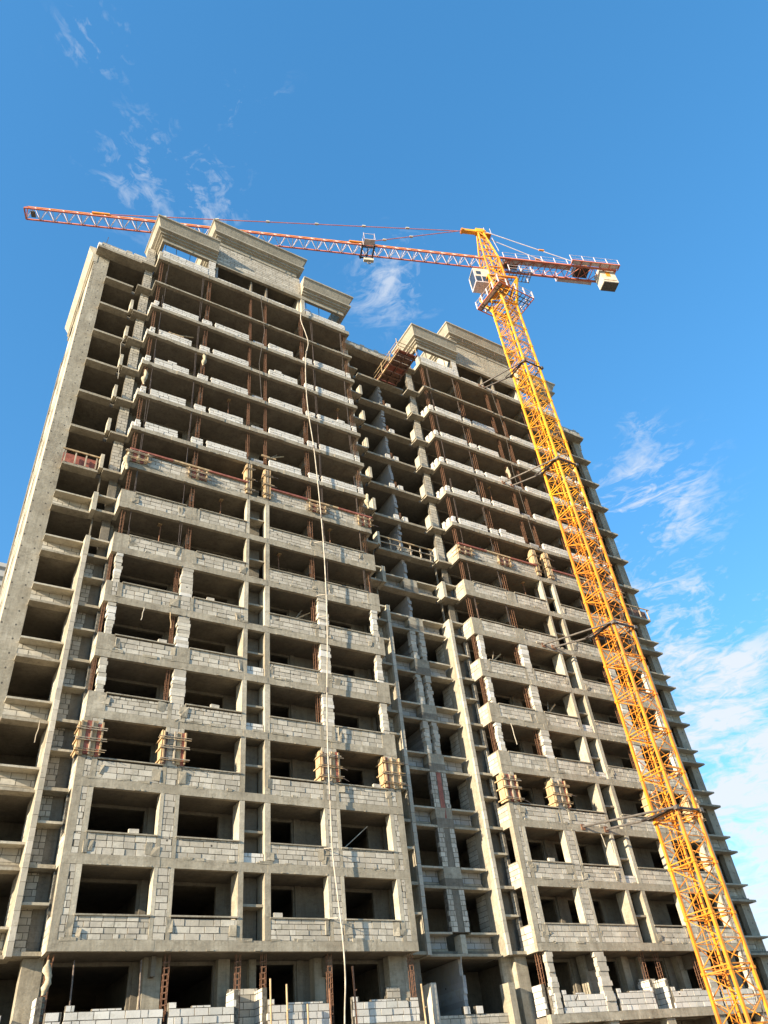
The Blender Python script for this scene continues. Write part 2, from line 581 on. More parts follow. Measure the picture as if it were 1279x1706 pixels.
    # piers of the finished lower floors
    for k in (0, 1, 2):
        z = 3.0 * k + 1.2
        zt = 3.0 * k + 2.995
        for (a, b) in ((0, .8), (3.60, 4.43), (11.44, 12.27), (15.07, W)):
            p = MB()
            cw = .30 if (a == 0 or b == W) else .16
            if a == 0:
                p.box(x0, x0 + .34, 0, .34, z, zt, 'concrete', .003)
                blocks(p, 'x', x0 + .34, x0 + .58, z, zt, .003, .18, L=.3)
                p.box(x0 + .58, x0 + .8, -.003, .2, z, zt, 'concrete_pale', .003)
            elif b == W:
                p.box(x0 + W - .34, x0 + W, 0, .34, z, zt, 'concrete', .003)
                blocks(p, 'x', x0 + W - .58, x0 + W - .34, z, zt, .003, .18, L=.3)
                p.box(x0 + W - .8, x0 + W - .58, -.003, .45, z, zt, 'concrete_pale', .003)
            else:
                p.box(x0 + a, x0 + a + cw, -.003, .45, z, zt, 'concrete_pale', .003)
                blocks(p, 'x', x0 + a + cw, x0 + b - cw, z, zt, .003, .18, L=.5)
                p.box(x0 + b - cw, x0 + b, -.003, .45, z, zt, 'concrete_pale', .003)
            p.build('pier', B)
    # rough dry-bonded stacks on the next three floors
    for k in (3, 4, 5):
        z = 3.0 * k + 1.2
        for (a, b) in ((.27, .62), (3.70, 4.32), (11.66, 12.28), (15.22, 15.58)):
            p = MB()
            zz = z
            while zz < z + 1.70:
                h = min(.2, z + 1.78 - zz)
                p.box(x0 + a + rnd.uniform(-.045, .045), x0 + b + rnd.uniform(-.045, .045), .01 + rnd.uniform(-.015, .02), .30,
                      zz + .004, zz + h - .006, 'block_clean' if rnd.random() > .75 else 'block', .006)
                zz += h
            p.build('block_stack', B)
    # side return posts and backs of the returns
    for (xa, d) in ((x0, 1), (x0 + W, -1)):
        for k in range(0, 6):
            z = 3.0 * k + 1.2
            if d > 0 or k > 2:
                bwall('y', 1.02, 1.30, z, z + 1.78, xa, d * .18, 'block', L=.3, name='return_jamb')
            else:
                bwall('y', 1.08, 1.30, z, z + 1.78, xa, d * .18, 'block', L=.3, name='return_jamb')

    # slender fins beside the service slot
    for (a, b, dep) in ((7.19, 7.43, .82), (8.40, 8.68, .80)):
        for k in range(0, 8):
            p = MB()
            z = 3.0 * k
            th = 0 if k < 6 else (.06 if a < 8 else .03)
            p.box(x0 + a + th, x0 + b - .002, .004 + rnd.uniform(-.006, .006), dep if k < 6 else .42, z + .385, z + 2.996, 'concrete_pale' if k % 2 else 'concrete', .004)
            p.build('fin', B)
    # service slot between the fins
    for k in range(0, 8):
        p = MB()
        z = 3.0 * k
        p.box(x0 + 7.434, x0 + 8.396, .88, 1.0, z + .39, z + 2.99, 'concrete_shaded')
        p.box(x0 + 7.434, x0 + 8.396, .16 + rnd.uniform(-.02, .05), .878, z + 1.68, z + 1.78, 'concrete')
        if k in (1, 3, 4):
            blocks(p, 'x', x0 + 7.45, x0 + 8.38, z + .386, z + .386 + (.42 if k != 4 else .5), .10, .12, 'block_clean')
        p.build('service_slot', B)

    # reinforcement left standing on the open floors
    for (cx, cy, wd, k0) in ((.34, .34, .20, 0), (3.98, .30, .26, 0), (7.32, .34, .16, 8), (8.54, .34, .16, 8), (11.55, .30, .26, 0), (15.50, .34, .20, 0)):
        p = MB()
        rng = [3, 4, 5] + list(range(6, 15)) if k0 == 0 else list(range(8, 15))
        for k in rng:
            z = 3.0 * k + .38; zt = 3.0 * k + 3.0
            xx = x0 + cx + (-.47 if (k < 6 and 3 < cx < 5) else (-.05 if (k < 6 and 11 < cx < 12) else (-.24 if (k < 6 and cx < 1) else 0)))
            w2 = wd / 2 * (.5 if k < 6 else .72)
            for sx in (-1, 1):
                for sy in (-1, 1):
                    dx = rnd.uniform(-.02, .02)
                    p.bar((xx + sx * w2, cy + sy * .10, z), (xx + sx * w2 + dx, cy + sy * .10, zt), .013, 'rust', 4)
            zz = z + .15
            while zz < zt:
                e = .008
                for sy in (-1, 1):
                    p.bar((xx - w2, cy + sy * .11, zz), (xx + w2, cy + sy * .11, zz + rnd.uniform(-.01, .01)), e, 'rust', 3)
                p.bar((xx - w2, cy - .11, zz), (xx - w2, cy + .11, zz), e, 'rust', 3)
                p.bar((xx + w2, cy - .11, zz), (xx + w2, cy + .11, zz), e, 'rust', 3)
                zz += .24
        p.build('rebar_column', B)
    # lone bars set at the jambs of the coming windows
    for (cx, ks) in ((.72, range(6, 15)), (3.42, range(6, 15)), (12.42, range(6, 15)), (15.02, range(6, 15))):
        for k in ks:
            p = MB()
            z = 3.0 * k + .34
            for e in (-.035, .035):
                p.bar((x0 + cx + e, .12, z), (x0 + cx + e + rnd.uniform(-.05, .05), .12 + rnd.uniform(-.03, .03), z + (2.66 if rnd.random() > .25 else 1.5)), .013, 'bar_steel', 4)
            p.build('jamb_bar', B)

# ------------------------------------------------ set-back bays between and beside the wings


def setback(xe, d, ks=range(0, 16), end=False):
    """xe: wing edge; d=+1 the bay runs to +x, -1 to -x"""
    X = lambda t: xe + d * t
    # slot with small shelves
    for k in ks:
        p = MB()
        z = 3.0 * k
        if k <= 7:
            a, b = sorted((X(.02), X(.46))); p.box(a, b, 1.52, 1.66, z + .17, z + 3.02, 'concrete_shaded')
            a, b = sorted((X(.46), X(1.0)))
            if k <= 5: blocks(p, 'x', a, b, z + .17, z + 3.02, 1.50, .14, 'block', L=.4)
            else: p.box(X(.94), X(1.0), 1.53, 1.655, z + .17, z + 3.02, 'concrete_shaded')
            hs_ = 1.72 if k <= 5 else 1.12
            a, b = sorted((X(.02), X(.995))); p.box(a, b, .90 + rnd.uniform(-.02, .02), 1.50, z + hs_, z + hs_ + .10, 'concrete_pale')
        else:
            a, b = sorted((X(.04), X(.62))); blocks(p, 'x', a, b, z + .3, z + 3.02, 1.42, .3, 'block', L=.5)
        p.build('slot_wall', B)
    # fin
    for k in ks:
        f = MB()
        z = 3.0 * k
        if k > 13 or xe > 23 and k < 0: continue
        if k <= 5:
            a, b = sorted((X(1.0), X(1.24)))
            f.box(a, b, .96, 1.9, z - (.0 if k else .02), z + 2.998, 'concrete', .003)
            blocks(f, 'y', 1.905, 2.75, z, z + 2.99, X(1.24), -d * .2, 'block', L=.45)
            a, b = sorted((X(1.012), X(1.232)))
            zz = z
            while zz < z + 2.99:
                h = min(.5, z + 2.998 - zz)
                f.box(a, b, .80 + rnd.uniform(-.008, .008), .958, zz, zz + h - .012, 'block', .003)
                zz += h
        elif k in (6, 7):
            a, b = sorted((X(1.0), X(1.24)))
            f.box(a, b, .80, 1.7, z, z + 1.24, 'concrete_pale', .005)
        elif k <= 13:
            a, b = sorted((X(1.04), X(1.22)))
            f.box(a, b, .92, 1.5, z + .17, z + 1.22, 'concrete_pale', .006)
        if f.v: f.build('fin', B)
    return X


setback(0.0, -1)
setback(W, 1)
setback(22.85, -1)
setback(22.85 + W, 1)


def ledge_bays(a, b, shade='block', lb=None):
    """window bays set back at y=1.2 between x=a and b"""
    for k in range(0, 8):
        z = 3.0 * k
        p = MB()
        p.box(a, b, 1.74, 1.86, z + .12, z + .42, 'concrete')
        blocks(p, 'x', a + .01, b - .01, z + .42, z + .96, 1.745, .12, shade, H=.27)
        o = p.build('sill_panel', B)
        s = MB()
        s.box(a - .01, (lb + rnd.uniform(-.22, .05) if lb else b) + .01, 1.19 + rnd.uniform(-.015, .015), 1.90, z + .955, z + 1.045, 'concrete_pale', .006)
        s.build('ledge', o)


ledge_bays(-3.12, -1.24)
ledge_bays(39.96, 41.98, 'block', 42.88)
ledge_bays(17.12, 18.70, 'block_shaded')
ledge_bays(19.84, 21.42, 'block_shaded')
# centre pier of the recess
for k in range(0, 14):
    z = 3.0 * k
    p = MB()
    if k <= 7:
        if k == 0:
            p.box(19.15, 19.45, 1.19, 1.75, z + .12, z + .94, 'concrete_pale', .004)
        else:
            p.box(18.72, 19.82, 1.205, 1.75, z + .02, z + .5, 'concrete_shaded', .004)
            p.box(18.73, 19.80, 1.215, 1.75, z + .5, z + 1.05, 'concrete', .004)
    if k <= 2:
        blocks(p, 'x', 18.70, 19.08, z + 1.05, z + 2.99, 1.21, .3, 'block', L=.4, H=.24, ragged=.03)
        p.box(19.08, 19.48, 1.235, 1.7, z + 1.05, z + 2.99, 'concrete_shaded')
        blocks(p, 'x', 19.48, 19.80, z + 1.05, z + 2.99, 1.21, .3, 'block', L=.4, H=.24, ragged=.03)
        if k == 2:
            p.box(19.14, 19.42, 1.215, 1.24, z + .30, z + 2.99, 'ply_red', .004)
    elif k <= 5:
        for (a, b) in ((18.74, 19.08), (19.38, 19.74)):
            zz = z + 1.05
            while zz < z + 2.95:
                p.box(a + rnd.uniform(-.06, .06), b + rnd.uniform(-.06, .06), 1.22 + rnd.uniform(-.03, .03), 1.55, zz + .004, min(zz + .24, z + 2.98), 'block', .006)
                zz += .245
    if 9 <= k <= 13:
        for (a, b) in ((18.78, 19.16), (19.52, 19.9)):
            if not (k == 13 and a < 19) and not (k == 12 and a < 19):
                p.box(a, b, 1.24, 1.5, z + .17, z + .60, 'block_clean', .01)
        for e in (0, .06, .12):
            p.bar((19.26 + e, 1.35, z + .17), (19.3 + e, 1.35, z + .95), .014, 'rust', 4)
    # rough party wall running back from the pier
    if 3 <= k <= 14:
        zz = z + .34
        while zz < z + 2.98:
            h = min(.25, z + 3.0 - zz)
            p.box(19.18, 19.40, 1.62 + rnd.uniform(-.10, .10), 5.0, zz + .003, zz + h - .003, 'block_shaded', .004)
            zz += .25
    p.build('recess_pier', B)

# interior walls: dim rooms behind every opening --------------------------------
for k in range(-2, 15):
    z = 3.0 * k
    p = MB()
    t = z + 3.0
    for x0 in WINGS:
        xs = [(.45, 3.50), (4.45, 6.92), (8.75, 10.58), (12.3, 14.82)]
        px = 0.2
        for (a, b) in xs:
            p.box(x0 + px, x0 + a, 1.86, 2.02, z + .34, t, 'concrete_shaded')
            p.box(x0 + a, x0 + b, 1.86, 2.02, z + 2.86, t, 'concrete_shaded')
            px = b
        p.box(x0 + px, x0 + W - .2, 1.86, 2.02, z + .34, t, 'concrete_shaded')
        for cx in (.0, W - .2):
            p.box(x0 + cx, x0 + cx + .2, 1.70, 1.86, z + .34, t, 'concrete_shaded')
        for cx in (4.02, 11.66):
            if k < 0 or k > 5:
                p.box(x0 + cx, x0 + cx + .18, .72 if k % 3 else .9, 1.858, z + 2.3, t, 'concrete_shaded')
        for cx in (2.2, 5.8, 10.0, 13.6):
            p.box(x0 + cx, x0 + cx + .03, .3, 1.85, t - .02 + .03, t + .015, 'concrete_shaded')
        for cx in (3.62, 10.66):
            p.box(x0 + cx, x0 + cx + .28, 1.78, 1.858, z + .34, t, 'concrete_shaded')
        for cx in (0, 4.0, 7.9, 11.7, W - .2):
            p.box(x0 + cx, x0 + cx + .2, 2.03, 9.0, z + .34, t, 'concrete_shaded')
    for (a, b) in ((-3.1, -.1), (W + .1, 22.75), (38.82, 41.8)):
        p.box(a, b, 5.0, 5.2, z + .34, t, 'concrete_shaded')
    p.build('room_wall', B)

# end walls ------------------------------------------------------------------------
for (xo, s) in ((XL, 1), (XR, -1)):
    p = MB()
    for k in range(-2, 15):
        z = 3.0 * k
        a, b = sorted((xo + s * .002 * (k % 2), xo + s * (1.0 if s > 0 else .82)))
        p.box(a, b, 1.742 + .006 * (k % 2), 2.1, z + .02, z + 3.02, 'concrete_holes')
    p.box(min(xo, xo + s * 1.0), max(xo, xo + s * 1.0), 1.75, 2.1, 45, 45.02, 'concrete_holes')
    p.build('corner_wall', B)
    p = MB()
    for k in range(-2, 15):
        z = 3.0 * k + .02
        a, b = sorted((xo, xo + s * .22))
        a2, b2 = sorted((xo - s * .035, xo + s * .22))
        p.box(a, b, 2.1, 4.1, z, z + 3.0, 'concrete_pale')
        p.box(a2, b2, 4.1, 4.5, z, z + 3.0, 'concrete_pale')
        p.box(a, b, 4.5, 6.0, z, z + 1.0, 'block')
        p.box(a, b, 4.5, 6.0, z + 2.5, z + 3.0, 'concrete_pale')
        p.box(a2, b2, 6.0, 6.4, z, z + 3.0, 'concrete_pale')
        p.box(a, b, 6.4, 8.0, z, z + 3.0, 'concrete_pale')
        p.box(a, b, 8.0, 9.0, z, z + 1.2, 'block')
        p.box(a, b, 8.0, 9.0, z + 2.4, z + 3.0, 'concrete_pale')
        p.box(a, b, 9.0, 9.6, z, z + 3.0, 'concrete_pale')
        a3, b3 = sorted((xo + s * .7, xo + s * .9))
        p.box(a3, b3, 9.6, YD, z, z + 3.0, 'concrete')
        p.box(a2, b2, 4.5, 6.0, z + .96, z + 1.04, 'concrete_pale')
    p.build('end_wall', B)
p = MB()
p.box(XL, XR, YD - .04, YD + .2, -8, 45.3, 'concrete')
p.build('rear_wall', B)

# roof edges of the set-back bays
for (a, b, pw) in ((XL - .02, -.02, True), (W + .02, 22.83, True), (38.74, XR + .02, True)):
    p = MB()
    p.box(a, b, 1.19, 1.77, 45.02, 45.30, 'concrete')
    p.box(a + .02, b - .02, .98, 1.188, 45.02, 45.26, 'concrete')
    blocks(p, 'x', a + .25, b - .02, 45.30, 46.12, 1.24, .2, 'block' if a > 0 else 'block')
    for i in range(5):
        q = rnd.uniform(a + .4, b - .6)
        p.box(q, q + .4, 1.26, 1.45, 46.12, 46.12 + .2, 'block', .01)
    p.box(a, a + .24, 1.22, 1.6, 45.3, 45.9, 'block_clean', .01)
    p.bar((a + .5, 1.4, 46.0), (a + .56, 1.4, 47.2), .03, 'bar_steel')
    p.build('roof_parapet', B)

# cornices ---------------------------------------------------------------------------


def cornice(x0, x1, ztop, zbot, left=True, right=True, back=2.9, wall=None):
    """stepped moulding, hollow frame; profile points are (out, z): out = distance in front of y=.05"""
    prof = [(.0, zbot), (.06, zbot), (.06, ztop - 1.78), (.22, ztop - 1.72), (.22, ztop - 1.60), (.36, ztop - 1.55), (.36, ztop - 1.40), (.40, ztop - 1.38),
            (.58, ztop - 1.30), (.58, ztop - 1.14), (.40, ztop - 1.12), (.40, ztop - 1.0), (.48, ztop - .80), (.70, ztop - .2), (.80, ztop - .14), (.80, ztop), (-.18, ztop), (-.18, zbot)]
    mb = MB()
    k = mb.mi('render_coat')
    y0 = .08
    # mitred ring: front run plus side returns
    rings = []

    def ring(fn):
        base = len(mb.v)
        for o, z in prof:
            mb.v.append(fn(o, z))
        rings.append(base)
    if left: ring(lambda o, z: (x0 + .78 - o, back, z))
    ring(lambda o, z: ((x0 + .78 - o) if left else x0, y0 - o, z))
    ring(lambda o, z: ((x1 - .78 + o) if right else x1, y0 - o, z))
    if right: ring(lambda o, z: (x1 - .78 + o, back, z))
    n = len(prof)
    for a, b in zip(rings, rings[1:]):
        for i in range(n):
            j = (i + 1) % n
            mb.f.append((a + i, a + j, b + j, b + i)); mb.m.append(k)
    mb.f.append(tuple(rings[0] + i for i in range(n))); mb.m.append(k)
    mb.f.append(tuple(rings[-1] + i for i in reversed(range(n)))); mb.m.append(k)
    # rusty tie rods sticking out of the moulding
    for i in range(int((x1 - x0) / 2.6)):
        q = rnd.uniform(x0 + 1.2, x1 - 1.2)
        zq = zbot + .66
        mb.bar((q, y0 - .5, zq - .3), (q, y0 - .55, zq + .35), .018, 'bar_steel')
    mb.build('cornice', B)


for x0 in WINGS:
    cornice(x0 - .66, x0 + 4.3, 49.55, 47.42, True, False)
    cornice(x0 + 3.62, x0 + 11.95, 52.40, 50.20, True, True, 4.0)
    cornice(x0 + 11.6, x0 + 16.25, 49.65, 47.42, False, True)
    p = MB()
    p.box(x0 + 4.30, x0 + 11.58, .06, .3, 47.42, 47.85, 'concrete')
    blocks(p, 'x', x0 + 4.32, x0 + 11.56, 47.85, 50.22, .07, .22, 'block' if x0 == 0 else 'concrete_pale', H=.25, jit=.004)
    p.box(x0 + 4.30, x0 + 4.50, .3, 3.9, 46.9, 50.3, 'concrete_pale')
    p.box(x0 + 11.38, x0 + 11.575, .3, 3.9, 45.42, 50.3, 'concrete_pale')
    p.box(x0 + 4.5, x0 + 11.38, .31, 3.9, 47.9, 48.1, 'concrete_shaded')
    p.box(x0 + 4.45, x0 + 11.45, 3.9, 4.1, 45.4, 50.3, 'concrete_shaded')
    p.box(x0 + 4.44, x0 + 4.56, .31, 3.88, 45.4, 47.9, 'block_shaded')
    for cx in (7.3, 8.6):
        p.box(x0 + cx, x0 + cx + .12, .35, .9, 45.4, 47.42, 'concrete_shaded')
    p.build('attic_wall', B)
    # parapets on the top beam
    for (a, b, h, m_) in ((.22, 3.72, .85, 'block_clean'), (4.5, 11.2, .16, 'block_clean'), (11.95, 15.55, .62, 'block_clean')):
        q = MB()
        blocks(q, 'x', x0 + a, x0 + b, 45.40, 45.40 + h, .03, .2, m_, H=.21)
        q.build('low_block_wall', B)
    bwall('x', x0 + 3.72, x0 + 4.28, 45.40, 47.41, .05, .4, 'block_clean', L=.5, name='attic_post')
    bbox('attic_post', x0 + 11.58, x0 + 11.9, .06, .5, 45.40, 47.41, 'concrete_pale', .01)
    bbox('attic_post', x0 - .01, x0 + .2, .10, .5, 45.40, 46.1, 'concrete_pale', .01)
    # thin steel standing behind the hollow cornices
    q = MB()
    for cx in (.4, 1.3, 2.3, 3.3, 12.2, 13.4, 14.6, 15.4):
        q.bar((x0 + cx, .45, 45.4), (x0 + cx + rnd.uniform(-.05, .05), .45, 47.9), .028, 'steel_dark')
    q.bar((x0 + .3, .45, 46.55), (x0 + 3.6, .45, 46.5), .026, 'steel_dark')
    q.bar((x0 + 12.1, .45, 46.45), (x0 + 15.5, .45, 46.55), .026, 'steel_dark')
    q.build('steel_frame', B)

# west cornice over the end wall
for (xo, s) in ((XL, -1), (XR, 1)):
    p = MB()
    prof = [(-.2, 44.1), (.1, 44.1), (.1, 44.6), (.2, 44.65), (.2, 45.0), (.5, 45.5), (.5, 45.75), (-.2, 45.75)]
    p.prism(prof, 1.72, 9.6, 'concrete_pale', lambda t, a, b: (xo + s * a, t, b))
    p.build('cornice', B)

# ground storey: half-built block walls and bare columns below the first slab ----------------
for wi, x0 in enumerate(WINGS):
    p = MB()
    beam_run(p, x0 - .05, x0 + W, 0, .3, -3.0, -2.62, 'concrete', [x0 + 4, x0 + 8, x0 + 12])
    p.build('edge_beam', B)
    for (a, b) in ((.95, 4.40), (4.60, 7.15), (8.55, 11.25), (12.35, 15.05)):
        q = MB()
        blocks(q, 'x', x0 + a, x0 + b, -2.62, -1.86, .02, .24, 'block_clean', L=.55, H=.25, jit=.012, ragged=.05)
        blocks(q, 'x', x0 + a, x0 + a + .3, -1.86, -1.66, .03, .22, 'block_clean', L=.3)
        blocks(q, 'x', x0 + a + .9, x0 + a + .9 + rnd.uniform(.5, 1.6), -1.86, -1.78, .04, .2, 'block_clean', L=.55)
        q.build('low_block_wall', B)
    bwall('x', x0 + .30, x0 + .85, -2.62, -1.85 if wi == 0 else -1.5, .05, .24, 'block_clean', L=.5, ragged=.04)
    bwall('y', .3, 1.0, -2.62, -1.35, x0 - .02, .2, 'block_clean', L=.4, ragged=.05)
    bwall('x', x0 + 7.20, x0 + 8.50, -2.62, -1.15, .85, .2, 'block', L=.5, ragged=.05)
    bwall('y', .1, .95, -2.62, -1.30, x0 + 7.16, .2, 'block_clean', L=.4, ragged=.04)
    bwall('y', .1, .95, -2.62, -1.25, x0 + 8.34, .2, 'block_clean', L=.4, ragged=.04)
    bwall('x', x0 + 15.1, x0 + 15.6, -2.62, -1.75, .05, .24, 'block_clean', L=.4, ragged=.04)
    bwall('x', x0 + 14.6, x0 + 15.3, -2.62, -1.2, 1.0, .24, 'block', L=.4, ragged=.04)
    if wi == 1:
        for (a, b) in ((.42, .80), (3.68, 4.34), (11.6, 12.2), (15.1, 15.5)):
            q = MB()
            zz = -2.62
            while zz < -.05:
                p0 = -.02 + rnd.uniform(-.04, .04)
                q.box(x0 + a + rnd.uniform(-.06, .06), x0 + b + rnd.uniform(-.05, .05), p0, .24, zz, min(zz + .21, -.01), 'block', .006)
                zz += .215
            q.build('block_stack', B)
    # concrete columns set back under the overhang
    for (a, b, y) in ((-.55, .18, 1.25), (.20, .55, 1.7), (3.85, 4.55, 1.1), (7.0, 7.5, 1.5), (8.4, 8.7, 1.6), (11.3, 11.8, 1.4), (14.9, 15.9, 1.1)):
        q = MB()
        q.box(x0 + a, x0 + b, y, y + .5, -3, .02, 'concrete', .004)
        q.build('concrete_column', B)
    # twisted reinforcement hanging at the front
    for cx in (.22, 4.5, 7.4, 8.5, 11.5, 15.6):
        q = MB()
        for sx in (-.09, .09):
            for sy in (-.08, .08):
                q.bar((x0 + cx + sx, .45 + sy, -2.65), (x0 + cx + sx + .04, .45 + sy, -.02), .016, 'rust', 4)
        zz = -2.5
        while zz < -.1:
            q.bar((x0 + cx - .1, .36, zz), (x0 + cx + .12, .36, zz + .02), .014, 'rust', 3)
            q.bar((x0 + cx - .1, .54, zz), (x0 + cx + .12, .54, zz + .02), .014, 'rust', 3)
            zz += .2
        q.build('rebar_column', B)
# recess and side bays at the ground storey
bwall('x', 17.25, 21.4, -2.95, -2.32, 1.3, .2, 'block', L=.55)
bbox('block_post', 16.9, 17.2, .9, 1.6, -3, -1.1, 'block', .01)
bbox('concrete_post', 21.35, 21.7, .9, 1.6, -3, -1.15, 'concrete', .01)
bwall('x', 18.8, 19.15, -2.32, -2.0, 1.25, .22, 'block_clean')
bwall('x', 19.5, 19.9, -2.32, -2.0, 1.25, .22, 'block_clean')
zz = -2.95
q = MB()
while zz < -.02:
    q.box(19.22, 19.42, 1.7 + rnd.uniform(-.08, .08), 5, zz, min(zz + .245, 0.0), 'block_shaded', .004)
    zz += .25
q.build('party_wall', B)
bwall('x', -3.1, -1.7, -3.0, -1.6, 1.3, .2, 'block')
bwall('x', -1.45, -.95, -3.0, -1.75, 1.0, .2, 'block_clean')
bwall('x', 39.9, 41.8, -3.0, -1.8, 1.3, .2, 'block')
bbox('slot_wall', 21.7, 22.9, 1.6, 1.8, -3, .02, 'concrete')
bbox('slot_wall', 15.9, 16.9, 1.6, 1.8, -3, .02, 'concrete_shaded')
q = MB()
q.box(-3.2, W + 30, 1.0, 1.3, -3.0, -2.9, 'concrete')
for x0 in WINGS:
    for cx in (.3, 4.0, 8.0, 11.9, 15.5):
        q.box(x0 + cx - .3, x0 + cx + .3, .1, .6, -8, -3.01, 'concrete')
q.build('basement_column', B)

# ------------------------------------------------------------------ timber shutters round the columns


def shutter(xc, w_, z0, z1, label, side=True, y=0.0, red=(2,), deep=.5, group=None, hollow=False):
    o = empty('column_shutter', (xc, y, z0))
    z1 = z1 - rnd.uniform(0, .16)
    woods = ['timber', 'timber', 'timber_grey', 'ply_dark' if rnd.random() < .4 else 'timber']
    tag(o, label, 'formwork', group)
    x0, x1 = xc - w_ / 2, xc + w_ / 2
    n = max(2, int(w_ / .2))
    for i in range(n):
        a = x0 + w_ * i / n; b = x0 + w_ * (i + 1) / n
        if hollow and n // 2 - 1 <= i <= n // 2 - (n % 2 == 0 and 0):
            continue
        q = MB()
        q.box(a + .01, b - .01, y - .08, y - .045 + .01 * (i % 2), z0 + rnd.uniform(-.04, .04), z1 - rnd.uniform(0, .12), 'ply_red' if i in red else rnd.choice(woods), .014)
        q.build('board', o)
    if side:
        for i, (ya, yb) in enumerate(((y - .05, y + deep * .45), (y + deep * .47, y + deep))):
            q = MB()
            q.box(x0 - .05, x0 - .015, ya, yb, z0, z1 - rnd.uniform(0, .1), 'timber', .005)
            q.build('board', o)
    # vertical battens
    for t in (.04, .5, .96):
        q = MB()
        xx = x0 + w_ * t
        q.box(xx - .035, xx + .035, y - .15, y - .082, z0 + .02, z1 - .06, 'timber_grey' if t == .5 else 'timber', .006)
        q.build('batten', o)
    m = 3 if z1 - z0 > 1.2 else 2
    for i in range(m):
        zz = z0 + (z1 - z0) * (i + .35 + rnd.uniform(-.12, .12)) / m
        q = MB()
        for dz in (-.045, .045):
            q.box(x0 - .12 - rnd.uniform(0, .12), x1 + .10 + rnd.uniform(0, .16), y - .19, y - .152, zz + dz - .014 + rnd.uniform(-.01, .01), zz + dz + .014, rnd.choice(('timber_grey', 'timber')), .014)
        if side:
            q.box(x0 - .11, x0 - .055, y - .2, y + deep + .15, zz - .035, zz + .03, 'timber', .008)
        q.build('clamp', o)
        for s_ in (-1, 1):
            q = MB()
            q.bar((xc + s_ * w_ * .28, y - .34, zz), (xc + s_ * w_ * .28, y + .1, zz + .01), .014, 'bar_steel', 5)
            q.build('tie_rod', o)
        if rnd.random() < .6:
            q = MB()
            q.bar((x1 + .02, y - .2, zz), (x1 + rnd.uniform(.3, .55), y - .25, zz - rnd.uniform(.02, .2)), .013, 'bar_steel', 4)
            q.build('loose_bar', o)
    return o


G1 = 'timber shutters round the third floor columns'
names = ['left corner', 'left pier', 'right pier', 'right corner']
for wi, x0 in enumerate(WINGS):
    wing = 'left wing' if wi == 0 else 'right wing behind the crane side'
    for i, (xc, w_, hol, red) in enumerate(((.37, .95, False, (1, 3)), (4.0, 1.05, True, (4,)), (11.85, 1.0, True, (0, 4)), (15.45, .95, False, (0,)))):
        lab = ['tan timber shutter with red board wrapping the outer left corner column of the %s',
               'open fronted timber shutter clamped round the left window pier of the %s',
               'timber shutter with pale block strip round the right window pier of the %s',
               'tan timber shutter wrapping the right corner column of the %s'][i] % ('left wing' if wi == 0 else 'right wing')
        shutter(x0 + xc, w_, 7.28, 8.95, lab, True, -.0, red, .45, G1, hol)

G2 = 'timber shutters on the ninth floor edge'
for wi, x0 in enumerate(WINGS):
    nm = 'left wing' if wi == 0 else 'right wing'
    for (xc, w_, la) in ((7.32, .3, 'tall narrow timber shutter on the left slot post high on the %s'),
                         (8.55, .34, 'tall narrow timber shutter on the right slot post high on the %s')):
        shutter(x0 + xc, w_, 24.42, 26.95, la % nm, True, .05, (1,) if wi else (), .35, G2)
    for (xc, w_, la) in ((.62, 1.1, 'low red panelled shutter at the left end of the clamped floor edge, %s'),
                         (4.1, 1.15, 'low timber shutter over left pier of the clamped floor edge, %s'),
                         (11.95, 1.2, 'low timber shutter over right pier of the clamped floor edge, %s'),
                         (15.35, .95, 'low timber shutter at the right end of clamped floor edge, %s')):
        shutter(x0 + xc, w_, 24.42, 25.30, la % nm, xc < 1, -.0, (1, 3), .5, G2)
    for (a, b, la) in ((.1, 7.1, 'long red topped plank along the left half of the clamped floor edge, %s'),
                       (8.75, 15.8, 'long red topped plank along the right half of the clamped floor edge, %s')):
        q = MB()
        n = 3
        for i in range(n):
            xa = x0 + a + (b - a) * i / n; xb = x0 + a + (b - a) * (i + 1) / n + .15
            q.box(xa, xb, -.13 + .02 * (i % 2), -.02, 25.22 + .03 * (i % 2), 25.34 + .03 * (i % 2), 'ply_red' if i != 1 else 'timber', .01)
        tag(q.build('edge_plank'), la % nm, 'plank', 'planks along the clamped floor edge')

# parapet shutters in the side bays at the same floor
for (a, b, lab, mm) in ((-3.15, -1.3, 'red plywood parapet shutter with pale posts in the far left bay', 'ply_red'),
                        (17.15, 21.4, 'thin timber guard rail with posts across the shaded recess', None),
                        (39.95, 42.9, 'dark timber shutter sticking out at the right end of the tower', 'ply_dark')):
    o = empty('parapet_shutter' if mm else 'guard_rail', ((a + b) / 2, 1.2, 24.15))
    tag(o, lab, 'formwork' if mm else 'railing')
    if mm:
        q = MB(); q.box(a, b, 1.45, 1.49, 24.2, 25.05, mm); q.build('panel', o)
    n = 4 if mm else 6
    for i in range(n):
        xx = a + .08 + (b - a - .16) * i / (n - 1)
        q = MB(); q.box(xx - .035, xx + .035, 1.16, 1.24, 24.15, 25.12, 'timber_grey', .006); q.build('post', o)
    q = MB(); q.box(a - .1, b + .1, 1.10, 1.16, 25.02, 25.10, 'timber', .01); q.build('rail', o)
    if not mm:
        q = MB(); q.box(a - .1, b + .1, 1.10, 1.15, 24.55, 24.61, 'timber_grey', .01); q.build('rail', o)
q = MB()
blocks(q, 'x', 18.6, 19.9, 24.2, 24.75, 1.3, .4, 'block', L=.45, H=.18, jit=.03, ragged=.1, back=False)
tag(q.build('block_pile'), 'small pile of grey blocks behind the guard rail in the recess', 'block pile')

